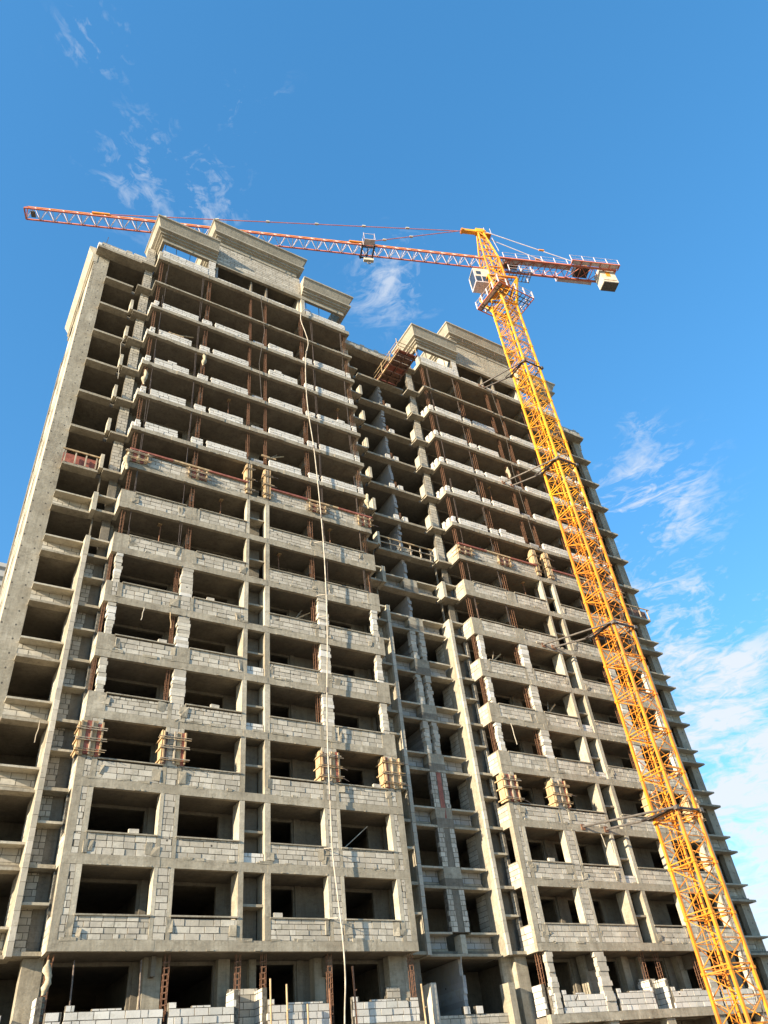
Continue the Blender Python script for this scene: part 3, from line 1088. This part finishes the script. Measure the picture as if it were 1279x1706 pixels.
# loading platform hung out of the top of the recess
P = empty('loading_platform', (19.7, 1.0, 42.4))
tag(P, 'dark plank loading platform with pale guard rails hung out near the roof of the recess', 'platform')
q = MB()
x0, x1, y0, y1 = 18.95, 20.75, -2.2, 1.7
for i in range(7):
    ya = y0 + (y1 - y0) * i / 7; yb = y0 + (y1 - y0) * (i + 1) / 7
    q.box(x0 + rnd.uniform(-.05, .05), x1 + rnd.uniform(-.05, .05), ya + .03, yb - .03, 42.32, 42.37 + rnd.uniform(0, .02), 'ply_dark' if i % 3 else 'ply_red', .008)
q.build('deck', P)
for xx in (x0 + .1, (x0 + x1) / 2, x1 - .1):
    q = MB(); q.box(xx - .05, xx + .05, y0 - .15, y1 + .6, 42.20, 42.318, 'timber' if xx < 19.3 else 'ply_dark', .006); q.build('joist', P)
for yy in (y0 + .3, y0 + 1.5, y0 + 2.7):
    q = MB(); q.box(x0, x1, yy - .05, yy + .05, 42.10, 42.198, 'ply_dark', .006); q.build('joist', P)
for (xx, yy) in ((x0, y0), (x0, y0 + 1.3), (x0, y0 + 2.6), (x1, y0), (x1, y0 + 1.5)):
    q = MB(); q.bar((xx, yy, 42.3), (xx + rnd.uniform(-.08, .08), yy - .05, 43.45 + rnd.uniform(-.1, .25)), .03, 'timber'); q.build('post', P)
for (a, b) in (((x0, y0, 43.3), (x0, y1, 43.25)), ((x0, y0, 42.85), (x0, y1, 42.8)), ((x0, y0, 43.3), (x1, y0, 43.3)), ((x0, y0, 42.8), (x1, y0, 42.85))):
    q = MB(); q.bar(a, b, .03, 'timber'); q.build('rail', P)
for (xx, zz) in ((x0 + .05, 45.2), (x1 - .05, 45.2)):
    q = MB(); q.bar((xx, y0 + .2, 42.4), (xx, 1.25, zz), .018, 'bar_steel'); q.build('hanger', P)

# ------------------------------------------------------------------ hose hanging down the left wing
pts = []
ctrl = [(12.9, .45, 46.0), (12.4, .10, 46.15), (11.9, -.12, 45.9), (11.45, -.22, 45.2), (11.30, -.28, 43.9), (11.65, -.30, 42.4), (11.82, -.30, 41.2), (11.55, -.30, 39.4),
        (11.45, -.30, 36), (11.55, -.3, 33), (11.8, -.3, 30), (11.95, -.35, 26), (12.05, -.38, 21.8), (12.02, -.4, 18), (11.93, -.38, 15), (11.75, -.35, 12),
        (11.62, -.33, 9), (11.60, -.32, 6.4), (11.58, -.33, 4), (11.72, -.34, 2), (11.84, -.34, .5), (11.86, -.34, -1), (11.72, -.36, -2.4), (11.6, -.45, -3.8), (11.7, -.6, -5.5), (11.9, -.9, -7.9)]
for i in range(len(ctrl) - 1):
    p0 = Vector(ctrl[max(i - 1, 0)]); p1 = Vector(ctrl[i]); p2 = Vector(ctrl[i + 1]); p3 = Vector(ctrl[min(i + 2, len(ctrl) - 1)])
    for s_ in range(8):
        t = s_ / 8
        pts.append(.5 * ((2 * p1) + (-p0 + p2) * t + (2 * p0 - 5 * p1 + 4 * p2 - p3) * t * t + (-p0 + 3 * p1 - 3 * p2 + p3) * t ** 3))
H = MB(); H.path(pts, .034, 'hose_white')
hose = H.build('concrete_hose', smooth=True)
tag(hose, 'long pale hose hanging from the roof down the front of the left wing', 'hose')
for zz in (40.0, 30.0, 24.0, 12.0, 6.4):
    xk = min(pts, key=lambda p_: abs(p_.z - zz) + (9 if p_.z > 45 else 0))
    q = MB(); q.bar(xk - Vector((0, 0, .14)), xk + Vector((0, 0, .14)), .062, 'steel_dark', 8)
    q.build('hose_coupling', hose)
for zz in (21.9, 18.05, 16.6, 1.2, 4.1, 33.2):
    q = MB(); x_ = 11.95 if zz > 10 else 11.66
    q.bar((x_ - .35, -.02, zz + .05), (x_, -.36, zz), .022, 'hose_white')
    q.build('hose_bracket', hose)

# cloth bundles and ropes tied on the bare columns


def bundle(x, y, z, h, lab, seed):
    r_ = random.Random(seed)
    q = MB()
    n = 9; m_ = 8
    base = 0; k = q.mi('cloth')
    for i in range(n + 1):
        t = i / n
        rad = .12 * math.sin(math.pi * min(max(t, .04), .96)) ** .6 * (1 + .35 * math.sin(t * 13 + seed)) + .02
        for j in range(m_):
            a = 2 * math.pi * j / m_
            rr = rad * (1 + r_.uniform(-.25, .25))
            q.v.append((x + math.cos(a) * rr + .05 * math.sin(t * 7 + seed), y + math.sin(a) * rr, z + h * t))
    for i in range(n):
        for j in range(m_):
            j2 = (j + 1) % m_
            q.f.append((i * m_ + j, i * m_ + j2, (i + 1) * m_ + j2, (i + 1) * m_ + j)); q.m.append(k)
    tag(q.build('cloth_bundle', smooth=True), lab, 'cloth bundle', 'cloth bundles tied to bare columns')


bundle(.05, -.08, 23.6, 1.5, 'pale sacking bundle hanging at the left corner below the clamped floor edge', 1)
bundle(15.75, -.1, 26.0, 1.3, 'pale sacking bundle hanging at the right corner above the clamped floor edge', 2)
bundle(.34, .18, 31.2, 1.4, 'yellowish sacking tied on the left corner bars of the left wing', 3)
bundle(3.98, .14, 34.9, 1.3, 'yellowish sacking tied on the left pier bars of the left wing', 4)
bundle(.22, .35, -1.3, 1.1, 'muddy sacking twisted round the ground floor corner bars', 5)
bundle(30.1, .12, 34.3, 1.2, 'yellow sacking tied on the slot bars of the right wing', 6)

# ground props and poles leaning against the lowest walls
for i, (x, z1, m_, lab) in enumerate(((8.6, -1.0, 'timber', 'pale wooden pole leaning beside the left slot at ground floor'),
                                      (9.3, -1.2, 'timber', 'pale wooden pole in front of the third ground floor block wall'),
                                      (10.2, -1.9, 'timber', 'short yellowish stake in front of the third ground floor block wall'),
                                      (11.2, -1.4, 'rust', 'rusty pole just left of the hanging hose at ground floor'),
                                      (12.35, -.6, 'rust', 'rusty steel prop just right of the hanging hose at ground floor'),
                                      (15.7, -1.3, 'timber', 'pale pole at the right corner of the left wing, ground floor'),
                                      (1.15, -.2, 'bar_steel', 'thin steel prop slanting inside the first ground floor bay'),
                                      (3.6, -.2, 'bar_steel', 'thin steel prop standing by the second ground floor bay'))):
    q = MB()
    q.bar((x + .06, -.25 if z1 < -.4 else .5, -8.0 if z1 < -.4 else -2.66), (x - .04, -.2 if z1 < -.4 else .5, z1), .04 if m_ != 'bar_steel' else .03, m_, 8)
    if z1 < -.4:
        q.bar((x - .06, -.22, z1 - .9), (x + .07, -.22, z1 - .86), .03, m_, 6)
    tag(q.build('pole'), lab, 'pole', 'poles along the ground floor')

# ------------------------------------------------------------------ tower crane
MX0, MX1, MY0, MY1 = 31.45, 33.15, -4.0, -2.3
cx, cy = (MX0 + MX1) / 2, (MY0 + MY1) / 2
C = empty('tower_crane', (cx, cy, -8))
tag(C, 'yellow lattice tower crane tied to the right wing, its long red jib over the roof', 'crane')
base_z = 11.08 - 2.5 * 7 - 1.5
joints = [-8.0] + [11.08 + 2.5 * i for i in range(-7, 18)]
corners = [(MX0, MY0), (MX1, MY0), (MX1, MY1), (MX0, MY1)]
TOPZ = joints[-1] + 2.0
for a, b in zip(joints, joints[1:] + [TOPZ]):
    if b - a < .5: continue
    q = MB()
    m_ = 'paint_yellow' if a > 27 else 'paint_orange'  # lower mast goes orange: its shading is put into the paint colour
    for (x, y) in corners:
        q.box(x - .075, x + .075, y - .075, y + .075, a, b - .004, m_)
        q.box(x - .11, x + .11, y - .11, y + .11, b - .17, b - .02, m_)
    h = b - a
    for i in range(4):
        A = Vector((*corners[i], 0)); D = Vector((*corners[(i + 1) % 4], 0))
        Z = lambda p_, z_: (p_.x, p_.y, z_)
        mid = (A + D) / 2
        q.bar(Z(A, a + .10), Z(D, a + .10), .042, m_)
        q.bar(Z(A, a + h * .5), Z(D, a + h * .5), .024, m_)
        q.bar(Z(A, a + .12), Z(D, a + h * .48), .030, m_)
        q.bar(Z(D, a + h * .52), Z(A, a + h - .1), .030, m_)
        q.bar(Z(A, b - .12), Z(D, b - .12), .042, m_)
        q.bar(Z(A, a + h * .5), Z(mid, a + h * .28), .018, m_)
    q.bar((MX0, MY0, a + .12), (MX1, MY1, a + .12), .03, m_)
    q.bar((MX1, MY0, b - .14), (MX0, MY1, b - .14), .03, m_)
    q.build('mast_section', C)
# ladder inside the mast
q = MB()
lx, ly = cx - .15, MY1 - .38
for zz0, zz1 in zip(joints, joints[1:]):
    for s_ in (-.2, .2):
        q.bar((lx + s_, ly, zz0), (lx + s_, ly, zz1), .025, 'paint_orange')
    zz = zz0
    while zz < zz1:
        q.bar((lx - .2, ly, zz), (lx + .2, ly, zz), .016, 'paint_orange', 4)
        zz += .3
q.build('ladder', C)
# red guide cables beside the mast
q = MB()
q.bar((MX1 - .25, MY0 + .12, -8), (MX1 - .25, MY0 + .12, 54), .03, 'steel_dark')
q.build('power_cable', C)

# wall ties
for (z, anch) in ((45.3, (29.35, 29.9)), (33.3, (29.05, 29.95)), (18.3, (28.7, 29.6)), (6.25, (28.0, 29.8))):
    q = MB()
    o_ = .14
    ring = [(MX0 - o_, MY0 - o_), (MX1 + o_, MY0 - o_), (MX1 + o_, MY1 + o_), (MX0 - o_, MY1 + o_)]
    for i in range(4):
        a, b = ring[i], ring[(i + 1) % 4]
        q.bar((*a, z), (*b, z), .075, 'steel_black')
    for a in ring:
        q.box(a[0] - .12, a[0] + .12, a[1] - .12, a[1] + .12, z - .11, z + .11, 'steel_dark')
    yb = .0
    q.bar((ring[0][0], ring[0][1], z + .03), (anch[0], yb, z + .03), .065, 'steel_dark' if z < 40 else 'steel_black', 8)
    q.bar((ring[3][0], ring[3][1], z), (anch[1], yb, z), .065, 'steel_dark' if z < 40 else 'steel_black', 8)
    q.bar((ring[0][0], ring[0][1], z), (ring[3][0] - .4, ring[3][1] + .35, z), .05, 'steel_black', 8)
    for a in anch:
        q.box(a - .14, a + .14, -.04, .03, z - .16, z + .16, 'rust')
    q.build('wall_tie', C)

# frames for the slewing part
O = Vector((32.3, -3.13, 0)); U = Vector((-.9406, .3394, 0)); N = Vector((-.3394, -.9406, 0))


def J(u, n, z):
    v = O + U * u + N * n
    return (v.x, v.y, z)


def jbox(mb, u0, u1, n0, n1, z0, z1, m_):
    mb.hexa([J(u0, n0, z0), J(u1, n0, z0), J(u1, n1, z0), J(u0, n1, z0), J(u0, n0, z1), J(u1, n0, z1), J(u1, n1, z1), J(u0, n1, z1)], m_)


# top platform round the mast
q = MB()
px0, px1, py0, py1 = 30.35, 34.7, -5.0, -1.5
zp = 55.7
for (a, b) in (((px0, py0), (px1, py0)), ((px1, py0), (px1, py1)), ((px1, py1), (px0, py1)), ((px0, py1), (px0, py0))):
    q.bar((*a, zp), (*b, zp), .06, 'paint_red')
for i in range(1, 9):
    xx = px0 + (px1 - px0) * i / 9
    if xx < MX0 or xx > MX1:
        q.box(xx - .04, xx + .04, py0, py1, zp - .02, zp + .03, 'steel_dark')
for yy in (py0 + .45, MY0 - .15, MY1 + .15, py1 - .35):
    q.box(px0, px1, yy - .04, yy + .04, zp + .032, zp + .07, 'steel_dark')
q.box(px0, px0 + .5, py0, py1, zp + .075, zp + .10, 'paint_white')
q.build('work_platform', C)
q = MB()
for (a, b) in (((px0, py0), (px1, py0)), ((px1, py0), (px1, py1)), ((px1, py1), (px0, py1)), ((px0, py1), (px0, py0))):
    a = Vector((*a, zp)); b = Vector((*b, zp))
    for hz in (.55, 1.1):
        q.bar(a + Vector((0, 0, hz)), b + Vector((0, 0, hz)), .025, 'paint_white')
    for i in range(4):
        c = a.lerp(b, i / 4)
        q.box(c.x - .05, c.x + .05, c.y - .05, c.y + .05, zp, zp + 1.15, 'paint_white')
q.build('guard_rail', C)
# mast head frame flaring up to the slewing ring
q = MB()
top = [J(-1.5, 1.5, 58.2), J(1.5, 1.5, 58.2), J(1.5, -1.5, 58.2), J(-1.5, -1.5, 58.2)]
bot = [(MX1, MY0, 54.9), (MX0, MY0, 54.9), (MX0, MY1, 54.9), (MX1, MY1, 54.9)]
for i in range(4):
    j = (i + 1) % 4
    q.bar(bot[i], top[i], .13, 'paint_yellow')
    q.bar(top[i], top[j], .12, 'paint_orange')
    q.bar(bot[i], bot[j], .09, 'paint_orange')
    q.bar(bot[i], top[j], .055, 'paint_yellow')
    q.bar(bot[j], top[i], .055, 'paint_yellow')
    m1 = Vector(bot[i]).lerp(Vector(top[i]), .5); m2 = Vector(bot[j]).lerp(Vector(top[j]), .5)
    q.bar(m1, m2, .06, 'paint_yellow')
q.build('mast_head', C)
q = MB()
q.bar((O.x, O.y, 58.2), (O.x, O.y, 58.75), 1.25, 'paint_orange', 24)
q.bar((O.x, O.y, 58.75), (O.x, O.y, 59.0), 1.05, 'steel_dark', 24)
q.build('slewing_ring', C)
q = MB()
s2 = .78
for (u, n) in ((s2, s2), (s2, -s2), (-s2, -s2), (-s2, s2)):
    q.bar(J(u, n, 59.0), J(u, n, 63.0), .10, 'paint_orange')
cs = [(s2, s2), (s2, -s2), (-s2, -s2), (-s2, s2)]
for za, zb in ((59.0, 61.0), (61.0, 63.0)):
    for i in range(4):
        a, b = cs[i], cs[(i + 1) % 4]
        q.bar(J(*a, za + .1), J(*b, zb), .06, 'paint_yellow')
        q.bar(J(*b, za + .1), J(*a, zb), .06, 'paint_yellow')
        q.bar(J(*a, zb), J(*b, zb), .08, 'paint_orange')
q.build('slewing_tower', C)
# tower top
q = MB()
tip = {(s2, s2): (.20, .18), (s2, -s2): (.20, -.18), (-s2, -s2): (-.35, -.18), (-s2, s2): (-.35, .18)}
lv = [63.0, 64.6, 66.1, 67.5, 69.0]


def leg(c, z):
    t = (z - 63.0) / 6.0
    e = tip[c]
    return J(c[0] * (1 - t) + e[0] * t, c[1] * (1 - t) + e[1] * t, z)


for c in cs:
    q.bar(leg(c, 63.0), leg(c, 69.0), .09, 'paint_yellow')
for za, zb in zip(lv, lv[1:]):
    for i in range(4):
        a, b = cs[i], cs[(i + 1) % 4]
        q.bar(leg(a, za), leg(b, zb), .045, 'paint_orange')
        q.bar(leg(a, zb), leg(b, zb), .045, 'paint_orange')
jbox(q, -.5, .45, -.3, .3, 68.7, 69.35, 'paint_yellow')
jbox(q, .3, 2.0, -.22, .22, 68.75, 69.1, 'paint_yellow')
q.bar(J(2.0, -.3, 68.9), J(2.0, .3, 68.9), .16, 'paint_orange', 10)
q.bar(J(-.45, -.4, 68.8), J(-.45, .4, 68.8), .16, 'paint_orange', 10)
jbox(q, -1.2, -.45, -.32, .32, 68.35, 68.55, 'paint_orange')
q.build('tower_top', C)
q = MB()
for (u, n) in ((-1.2, .32), (-1.2, -.32), (-.5, .34)):
    q.bar(J(u, n, 68.5), J(u, n, 69.5), .03, 'paint_white')
for i in range(12):
    z = 64.0 + i * .38
    t = (z - 63) / 6
    uu = -(s2 * (1 - t) + .35 * t) - .12
    q.bar(J(uu, -.2, z), J(uu, .2, z), .02, 'paint_white')
for n in (-.2, .2):
    q.bar(J(-s2 - .1, n, 63.5), J(-.5, n, 68.5), .025, 'paint_white')
    q.bar(J(-s2 - .6, n * 1.6, 65), J(-1.1, n * 1.6, 67.6), .03, 'paint_white')
q.build('ladder', C)
# operator cab
q = MB()
u0, u1, n0, n1, z0, z1 = 1.1, 2.75, -.2, 1.1, 57.6, 59.75
jbox(q, u0, u1, n0, n1, z0 - .12, z0, 'paint_white')
jbox(q, u0, u1, n0, n1, z1, z1 + .1, 'cab_cream')
jbox(q, u0 + .02, u1 - .02, n1 - .06, n1, z0 + .9, z1, 'cab_cream')
jbox(q, u0 + .02, u0 + .08, n0, n1, z0, z1, 'cab_cream')
jbox(q, u0 + .02, u1 - .02, n0, n0 + .06, z0, z1, 'cab_cream')
for (u, n) in ((u0, n1), (u1 - .07, n1), (u1 - .07, n0), (u0 + .9, n1)):
    jbox(q, u, u + .07, n - .07, n + .005, z0, z1, 'paint_white')
jbox(q, u1 - .12, u1 + .01, n0, n1, z0 + .0, z0 + .12, 'paint_white')
cab = q.build('cab', C)
q = MB()
jbox(q, u1 - .05, u1 - .03, n0 + .07, n1 - .07, z0 + .12, z1 - .05, 'glass')
jbox(q, u0 + .1, u1 - .1, n1 - .04, n1 - .02, z0 + .1, z0 + .88, 'glass')
jbox(q, u0 + .9, u0 + 1.4, n1 + .004, n1 + .012, z0 + 1.2, z0 + 1.75, 'glass')
q.build('cab_window', cab)
q = MB()
jbox(q, .4, 1.15, -.4, 1.3, 57.75, 57.82, 'steel_dark')
for n in (1.3, -.4):
    q.bar(J(.4, n, 58.9), J(1.15, n, 58.9), .03, 'paint_white')
for u in (.45, 1.1):
    q.bar(J(u, 1.3, 57.8), J(u, 1.3, 58.9), .03, 'paint_white')
q.build('cab_walkway', C)
# rear platform beside the slewing tower
q = MB()
for i in range(7):
    jbox(q, -3.3 + i * .38, -3.22 + i * .38, .5, 1.7, 59.1, 59.14, 'steel_dark')
for n in (.5, 1.1, 1.66):
    jbox(q, -3.3, -.9, n, n + .06, 59.145, 59.19, 'steel_dark')
for (a, b) in (((-3.3, 1.7), (-.9, 1.7)), ((-3.3, .5), (-3.3, 1.7))):
    for hz in (.5, 1.0):
        q.bar(J(*a, 59.1 + hz), J(*b, 59.1 + hz), .022, 'paint_white')
for (u, n) in ((-3.3, 1.7), (-2.1, 1.7), (-.9, 1.7), (-3.3, .5)):
    q.bar(J(u, n, 59.1), J(u, n, 60.15), .05, 'paint_white')
q.build('rear_walkway', C)

# jib: lattice sections
JZ, JT, HW = 62.78, 63.98, .56
L0, L1 = .8, 45.3
nsec = 9
seg = (L1 - L0) / nsec
for s_ in range(nsec):
    a = L0 + seg * s_; b = a + seg
    q = MB()
    for n in (-HW, HW):
        q.bar(J(a, n, JZ), J(b, n, JZ), .085, 'paint_red')
    q.bar(J(a, 0, JT), J(b, 0, JT), .075, 'paint_orange')
    n_ = 4
    for i in range(n_):
        ua = a + seg * i / n_; um = ua + seg / n_ / 2; ub = ua + seg / n_
        for n in (-HW, HW):
            q.bar(J(ua, n, JZ), J(um, 0, JT), .036, 'paint_white')
            q.bar(J(um, 0, JT), J(ub, n, JZ), .036, 'paint_white')
        q.bar(J(ua, -HW, JZ), J(um, HW, JZ), .03, 'paint_white')
        q.bar(J(um, HW, JZ), J(ub, -HW, JZ), .03, 'paint_white')
        q.bar(J(ua, -HW, JZ), J(ua, HW, JZ), .03, 'paint_white')
    q.bar(J(b, -HW, JZ), J(b, HW, JZ), .04, 'paint_white')
    if s_ == nsec - 1:
        for n in (-HW, HW):
            q.bar(J(b, n, JZ), J(b, 0, JT), .07, 'paint_red')
        q.bar(J(b, -HW, JZ), J(b, HW, JZ), .08, 'paint_red')
        jbox(q, b - .9, b - .5, -.3, .3, JZ - .03, JZ + .06, 'steel_dark')
    q.build('jib_section', C)
# rods
q = MB()
q.bar(J(1.95, .08, 68.85), J(13.7, 0, JT + .15), .042, 'paint_red', 6)
q.bar(J(1.95, -.08, 69.0), J(38.9, 0, JT + .12), .045, 'paint_red', 6)
for u in (8, 11):
    t = (u - 1.95) / (13.7 - 1.95); z = 68.9 + (JT + .15 - 68.9) * t
    jbox(q, u - .18, u + .18, -.1, .1, z - .06, z + .06, 'cab_cream')
for u in (8.2, 13, 18, 23, 28, 33):
    t = (u - 1.95) / (38.9 - 1.95); z = 68.95 + (JT + .12 - 68.95) * t
    jbox(q, u - .18, u + .18, -.1, .1, z - .06, z + .06, 'cab_cream')
q.build('jib_tie_rod', C)
for u in (13.9, 38.7, 27):
    q = MB(); jbox(q, u - .7, u + .9, -.16, .16, JT + .02, JT + .2, 'paint_orange'); q.build('rod_lug', C)
q = MB()
for n in (-.62, .62):
    q.bar(J(-.5, n * .5, 68.75), J(-10.6, n, 63.5), .045, 'paint_white', 6)
    u = -6.3; t = (u + .5) / (-10.1); z = 68.75 + (63.5 - 68.75) * t
    jbox(q, u - .3, u + .3, n * .9 - .07, n * .9 + .07, z - .08, z + .08, 'paint_orange')
q.build('counter_jib_rod', C)
# trolley and hook block
q = MB()
for n in (-.66, .54):
    jbox(q, 12.35, 13.75, n, n + .12, JZ - .42, JZ - .28, 'steel_black')
for u in (12.4, 13.0, 13.6):
    jbox(q, u, u + .1, -.66, .66, JZ - .40, JZ - .30, 'steel_black')
for u in (12.45, 13.65):
    jbox(q, u - .08, u + .08, -.8, .8, JZ - .3, JZ - .12, 'steel_dark')
    for n in (-.74, .74):
        q.bar(J(u, n - .06, JZ + .02), J(u, n + .06, JZ + .02), .13, 'steel_black', 10)
        jbox(q, u - .06, u + .06, n - .05, n + .05, JZ - .3, JZ + .1, 'cab_cream')
jbox(q, 12.5, 13.6, .85, 1.5, JZ - .42, JZ - .36, 'paint_white')
for (u, n) in ((12.5, .85), (12.5, 1.5), (13.6, .85), (13.6, 1.5)):
    q.bar(J(u, n, JZ - .4), J(u, n, JZ + .75), .03, 'paint_white')
for (a, b) in (((12.5, 1.5), (13.6, 1.5)), ((12.5, .85), (12.5, 1.5)), ((13.6, .85), (13.6, 1.5))):
    q.bar(J(*a, JZ + .6), J(*b, JZ + .6), .028, 'paint_white')
q.build('trolley', C)
q = MB()
hz = 61.0
for (u, n) in ((12.7, .2), (13.4, .2), (12.7, -.2), (13.4, -.2)):
    q.bar(J(u, n, JZ - .4), J(u, n, hz + .15), .018, 'steel_black')
q.bar(J(12.55, 0, hz + .1), J(13.55, 0, hz + .1), .15, 'cab_cream', 8)
jbox(q, 12.55, 13.55, -.16, .16, hz - .12, hz + .22, 'cab_cream')
hook = []
for i in range(13):
    a = R(90 - i * 25)
    hook.append(J(13.05 + .16 * math.cos(a), 0, hz - .42 + .16 * math.sin(a)))
q.path([J(13.05, 0, hz - .1)] + hook, .05, 'steel_dark', 6)
q.build('hook_block', C)
# counter jib
q = MB()
CW = .78
e0, e1 = -.8, -14.1
for n in (-CW, CW):
    q.bar(J(e0, n, 62.9), J(e1, n, 62.9), .13, 'paint_red')
n_ = 10
for i in range(n_):
    ua = e0 + (e1 - e0) * i / n_; ub = e0 + (e1 - e0) * (i + 1) / n_
    q.bar(J(ua, -CW, 62.9), J(ub, CW, 62.9), .04, 'paint_red')
    q.bar(J(ua, CW, 62.9), J(ub, -CW, 62.9), .04, 'paint_red')
    q.bar(J(ub, CW, 62.9), J(ub, -CW, 62.9), .05, 'paint_red')
q.build('counter_jib', C)
q = MB()
jbox(q, -1.5, -9.0, .15, .68, 62.98, 63.02, 'paint_white')
jbox(q, -8.8, -14.3, .95, 1.35, 62.95, 63.0, 'paint_white')
for i in range(6):
    jbox(q, -8.8 - i * 1.08, -8.9 - i * 1.08, .80, 1.38, 62.88, 62.945, 'paint_red')
jbox(q, -8.8, -14.3, 1.38, 1.44, 62.9, 63.05, 'paint_red')
jbox(q, -8.0, -12.0, -1.3, -.80, 62.95, 63.0, 'paint_white')
q.build('counter_jib_deck', C)
q = MB()
for n, a_, b_ in ((1.36, -8.8, -14.3), (.80, -1.4, -8.6), (-1.3, -8.0, -12.0), (-.8, -1.4, -8)):
    m_ = int(abs(b_ - a_) / 1.3)
    for i in range(m_ + 1):
        u = a_ + (b_ - a_) * i / m_
        q.bar(J(u, n, 62.95), J(u, n, 64.0), .045, 'paint_white')
    for hz_ in (.5, 1.05):
        q.bar(J(a_, n, 62.95 + hz_), J(b_, n, 62.95 + hz_), .018, 'paint_white')
q.build('guard_rail', C)
q = MB()
jbox(q, -9.6, -11.2, -.6, .6, 63.02, 63.5, 'steel_black')
q.bar(J(-10.0, -.5, 63.7), J(-10.0, .5, 63.7), .42, 'steel_black', 16)
q.bar(J(-10.8, -.1, 63.7), J(-10.8, .5, 63.7), .26, 'paint_orange', 12)
q.build('winch', C)
q = MB()
jbox(q, -1.6, -3.2, -.5, .3, 63.02, 63.8, 'steel_dark')
q.build('control_cabinet', C)
q = MB()
for i in range(3):
    jbox(q, -12.2 - i * .58, -12.75 - i * .58, -.56, .56, 60.95, 63.3, 'ballast')
jbox(q, -12.22, -13.88, -.54, .54, 60.84, 60.945, 'steel_dark')  # dark plate added to give the ballast a shaded underside
jbox(q, -12.3, -14.3, -.74, .74, 63.3, 63.42, 'steel_dark')
jbox(q, -12.3, -13.8, .562, .575, 61.2, 61.3, 'rust')
jbox(q, -12.8, -13.3, .562, .576, 61.9, 62.8, 'paint_orange')
q.build('counterweight', C)

# ------------------------------------------------------------------ neighbouring block far behind on the left
D = empty('distant_tower', (-18, 40, -8))
tag(D, 'pale finished block just showing at the left edge of the photo behind the concrete tower', 'building')
q = MB()
q.box(-30, -3.62, 40, 54, -8, 40.6, 'far_plaster')
q.build('wall', D)
q = MB()
prof = [(-.3, 40.6), (.05, 40.6), (.05, 41.2), (.35, 41.5), (.35, 42.3), (.6, 42.5), (.6, 42.95), (-.3, 42.95)]
q.prism(prof, -30.6, -3.02, 'far_plaster', lambda t, a, b: (t, 40 - a, b))
q.prism(prof, 40.31, 54, 'far_plaster', lambda t, a, b: (-3.62 + a, t, b))
q.build('roof', D)
for k in range(15):
    for xx in (-6.6, -11, -16):
        q = MB()
        q.box(xx, xx + 2.0, 39.94, 40.02, -5 + 3 * k, -3.4 + 3 * k, 'glass')
        q.build('window', D)

# site clutter left in the open bays
for i, (wi, bay, k, kind) in enumerate(((0, 0, 6, 'p'), (0, 1, 7, 'p'), (0, 2, 6, 'p'), (0, 3, 7, 'p'), (0, 1, 10, 'p'), (0, 3, 11, 'p'), (1, 0, 6, 'p'), (1, 1, 7, 'p'),
                                        (1, 1, 10, 'p'), (0, 2, 5, 'b'), (1, 1, 4, 'b'), (1, 0, 5, 'b'), (0, 0, 12, 'b'), (0, 2, 9, 'b'), (1, 0, 8, 'b'))):
    a, b = OPEN[bay]; x = WINGS[wi] + rnd.uniform(a + .5, b - .5); z = 3.0 * k + .36
    where = '%s bay of the %s open floor up the %s wing' % (ORD[bay], ORD[k], ('left', 'right')[wi])
    q = MB()
    if kind == 'p':
        q.bar((x, .7, z), (x + rnd.uniform(-.08, .08), .75, z + 2.66), .035, 'rust', 6)
        q.box(x - .1, x + .1, .6, .85, z + 2.60, z + 2.65, 'timber')
        tag(q.build('floor_prop'), 'rusty prop in the ' + where, 'prop', 'props standing in the open bays')
    else:
        q.box(x - .9, x + .1, .35, .42, z + 1.0, z + 1.12, 'timber', .02)
        q.bar((x - .7, .3, z + .8), (x + .9, .9, z + 2.1), .05, 'timber', 4)
        q.bar((x - .5, .35, z + .8), (x + .5, 1.1, z + 2.3), .03, 'timber_grey', 4)
        tag(q.build('loose_planks'), 'loose planks in the ' + where, 'planks', 'planks leaning in the open bays')

# odds and ends: hanging strips, cables and a leaning pole
for i, (x, y, z, L_, m_, lab) in enumerate(((1.95, -.06, 15.0, .75, 'hose_white', 'short pale strip hanging under the sixth slab edge, left bay'),
                                            (3.25, -.06, 15.0, .9, 'timber', 'short wooden strip hanging under the sixth slab edge near the left pier'),
                                            (18.95, 1.12, .0, 1.1, 'hose_white', 'thin pale cable dangling below the lowest slab of the recess'),
                                            (29.2, -.1, 6.0, .8, 'hose_white', 'loop of pale rope hanging under the lowest crane tie'),
                                            (-1.6, 1.1, 9.05, 1.0, 'timber_grey', 'thin strip hanging across the far left sill, fourth floor'),
                                            (24.2, -.08, 12.0, 1.3, 'hose_white', 'pale torn strip hanging at the left corner of the right wing'))):
    q = MB()
    n = 8
    pp = [(x + .012 * math.sin(j * 1.3 + i) + .015 * j * (1 if i % 2 else -.6), y, z - L_ * j / n) for j in range(n + 1)]
    q.path(pp, .022, m_, 5)
    tag(q.build('hanging_strip'), lab, 'strip')
q = MB(); q.bar((12.5, .25, 4.3), (14.2, .8, 5.6), .022, 'hose_white', 6)
tag(q.build('leaning_pole'), 'thin pale pole leaning inside the right hand window, second floor of left wing', 'pole')
for i, (pts_, lab) in enumerate(((((-1.05, 1.1, 36.6), (-1.35, .9, 35.2), (-1.2, 1.0, 33.6), (-1.1, 1.1, 32.0)), 'thin rope sagging between the small fins of the far left bay near the top'),
                                 (((8.0, .0, 45.4), (8.3, -.1, 41), (7.9, -.08, 37), (8.1, -.1, 33)), 'thin dark cable hanging down the slot of the left wing near the top'),
                                 (((30.6, .0, 45.4), (30.8, -.12, 40), (30.4, -.1, 35), (30.7, -.05, 27)), 'thin dark cable hanging down the slot of the right wing near the top'))):
    q = MB(); q.path(pts_, .015, 'steel_dark' if i else 'hose_white', 5)
    tag(q.build('hanging_cable'), lab, 'cable')
print('objects', len(bpy.data.objects))
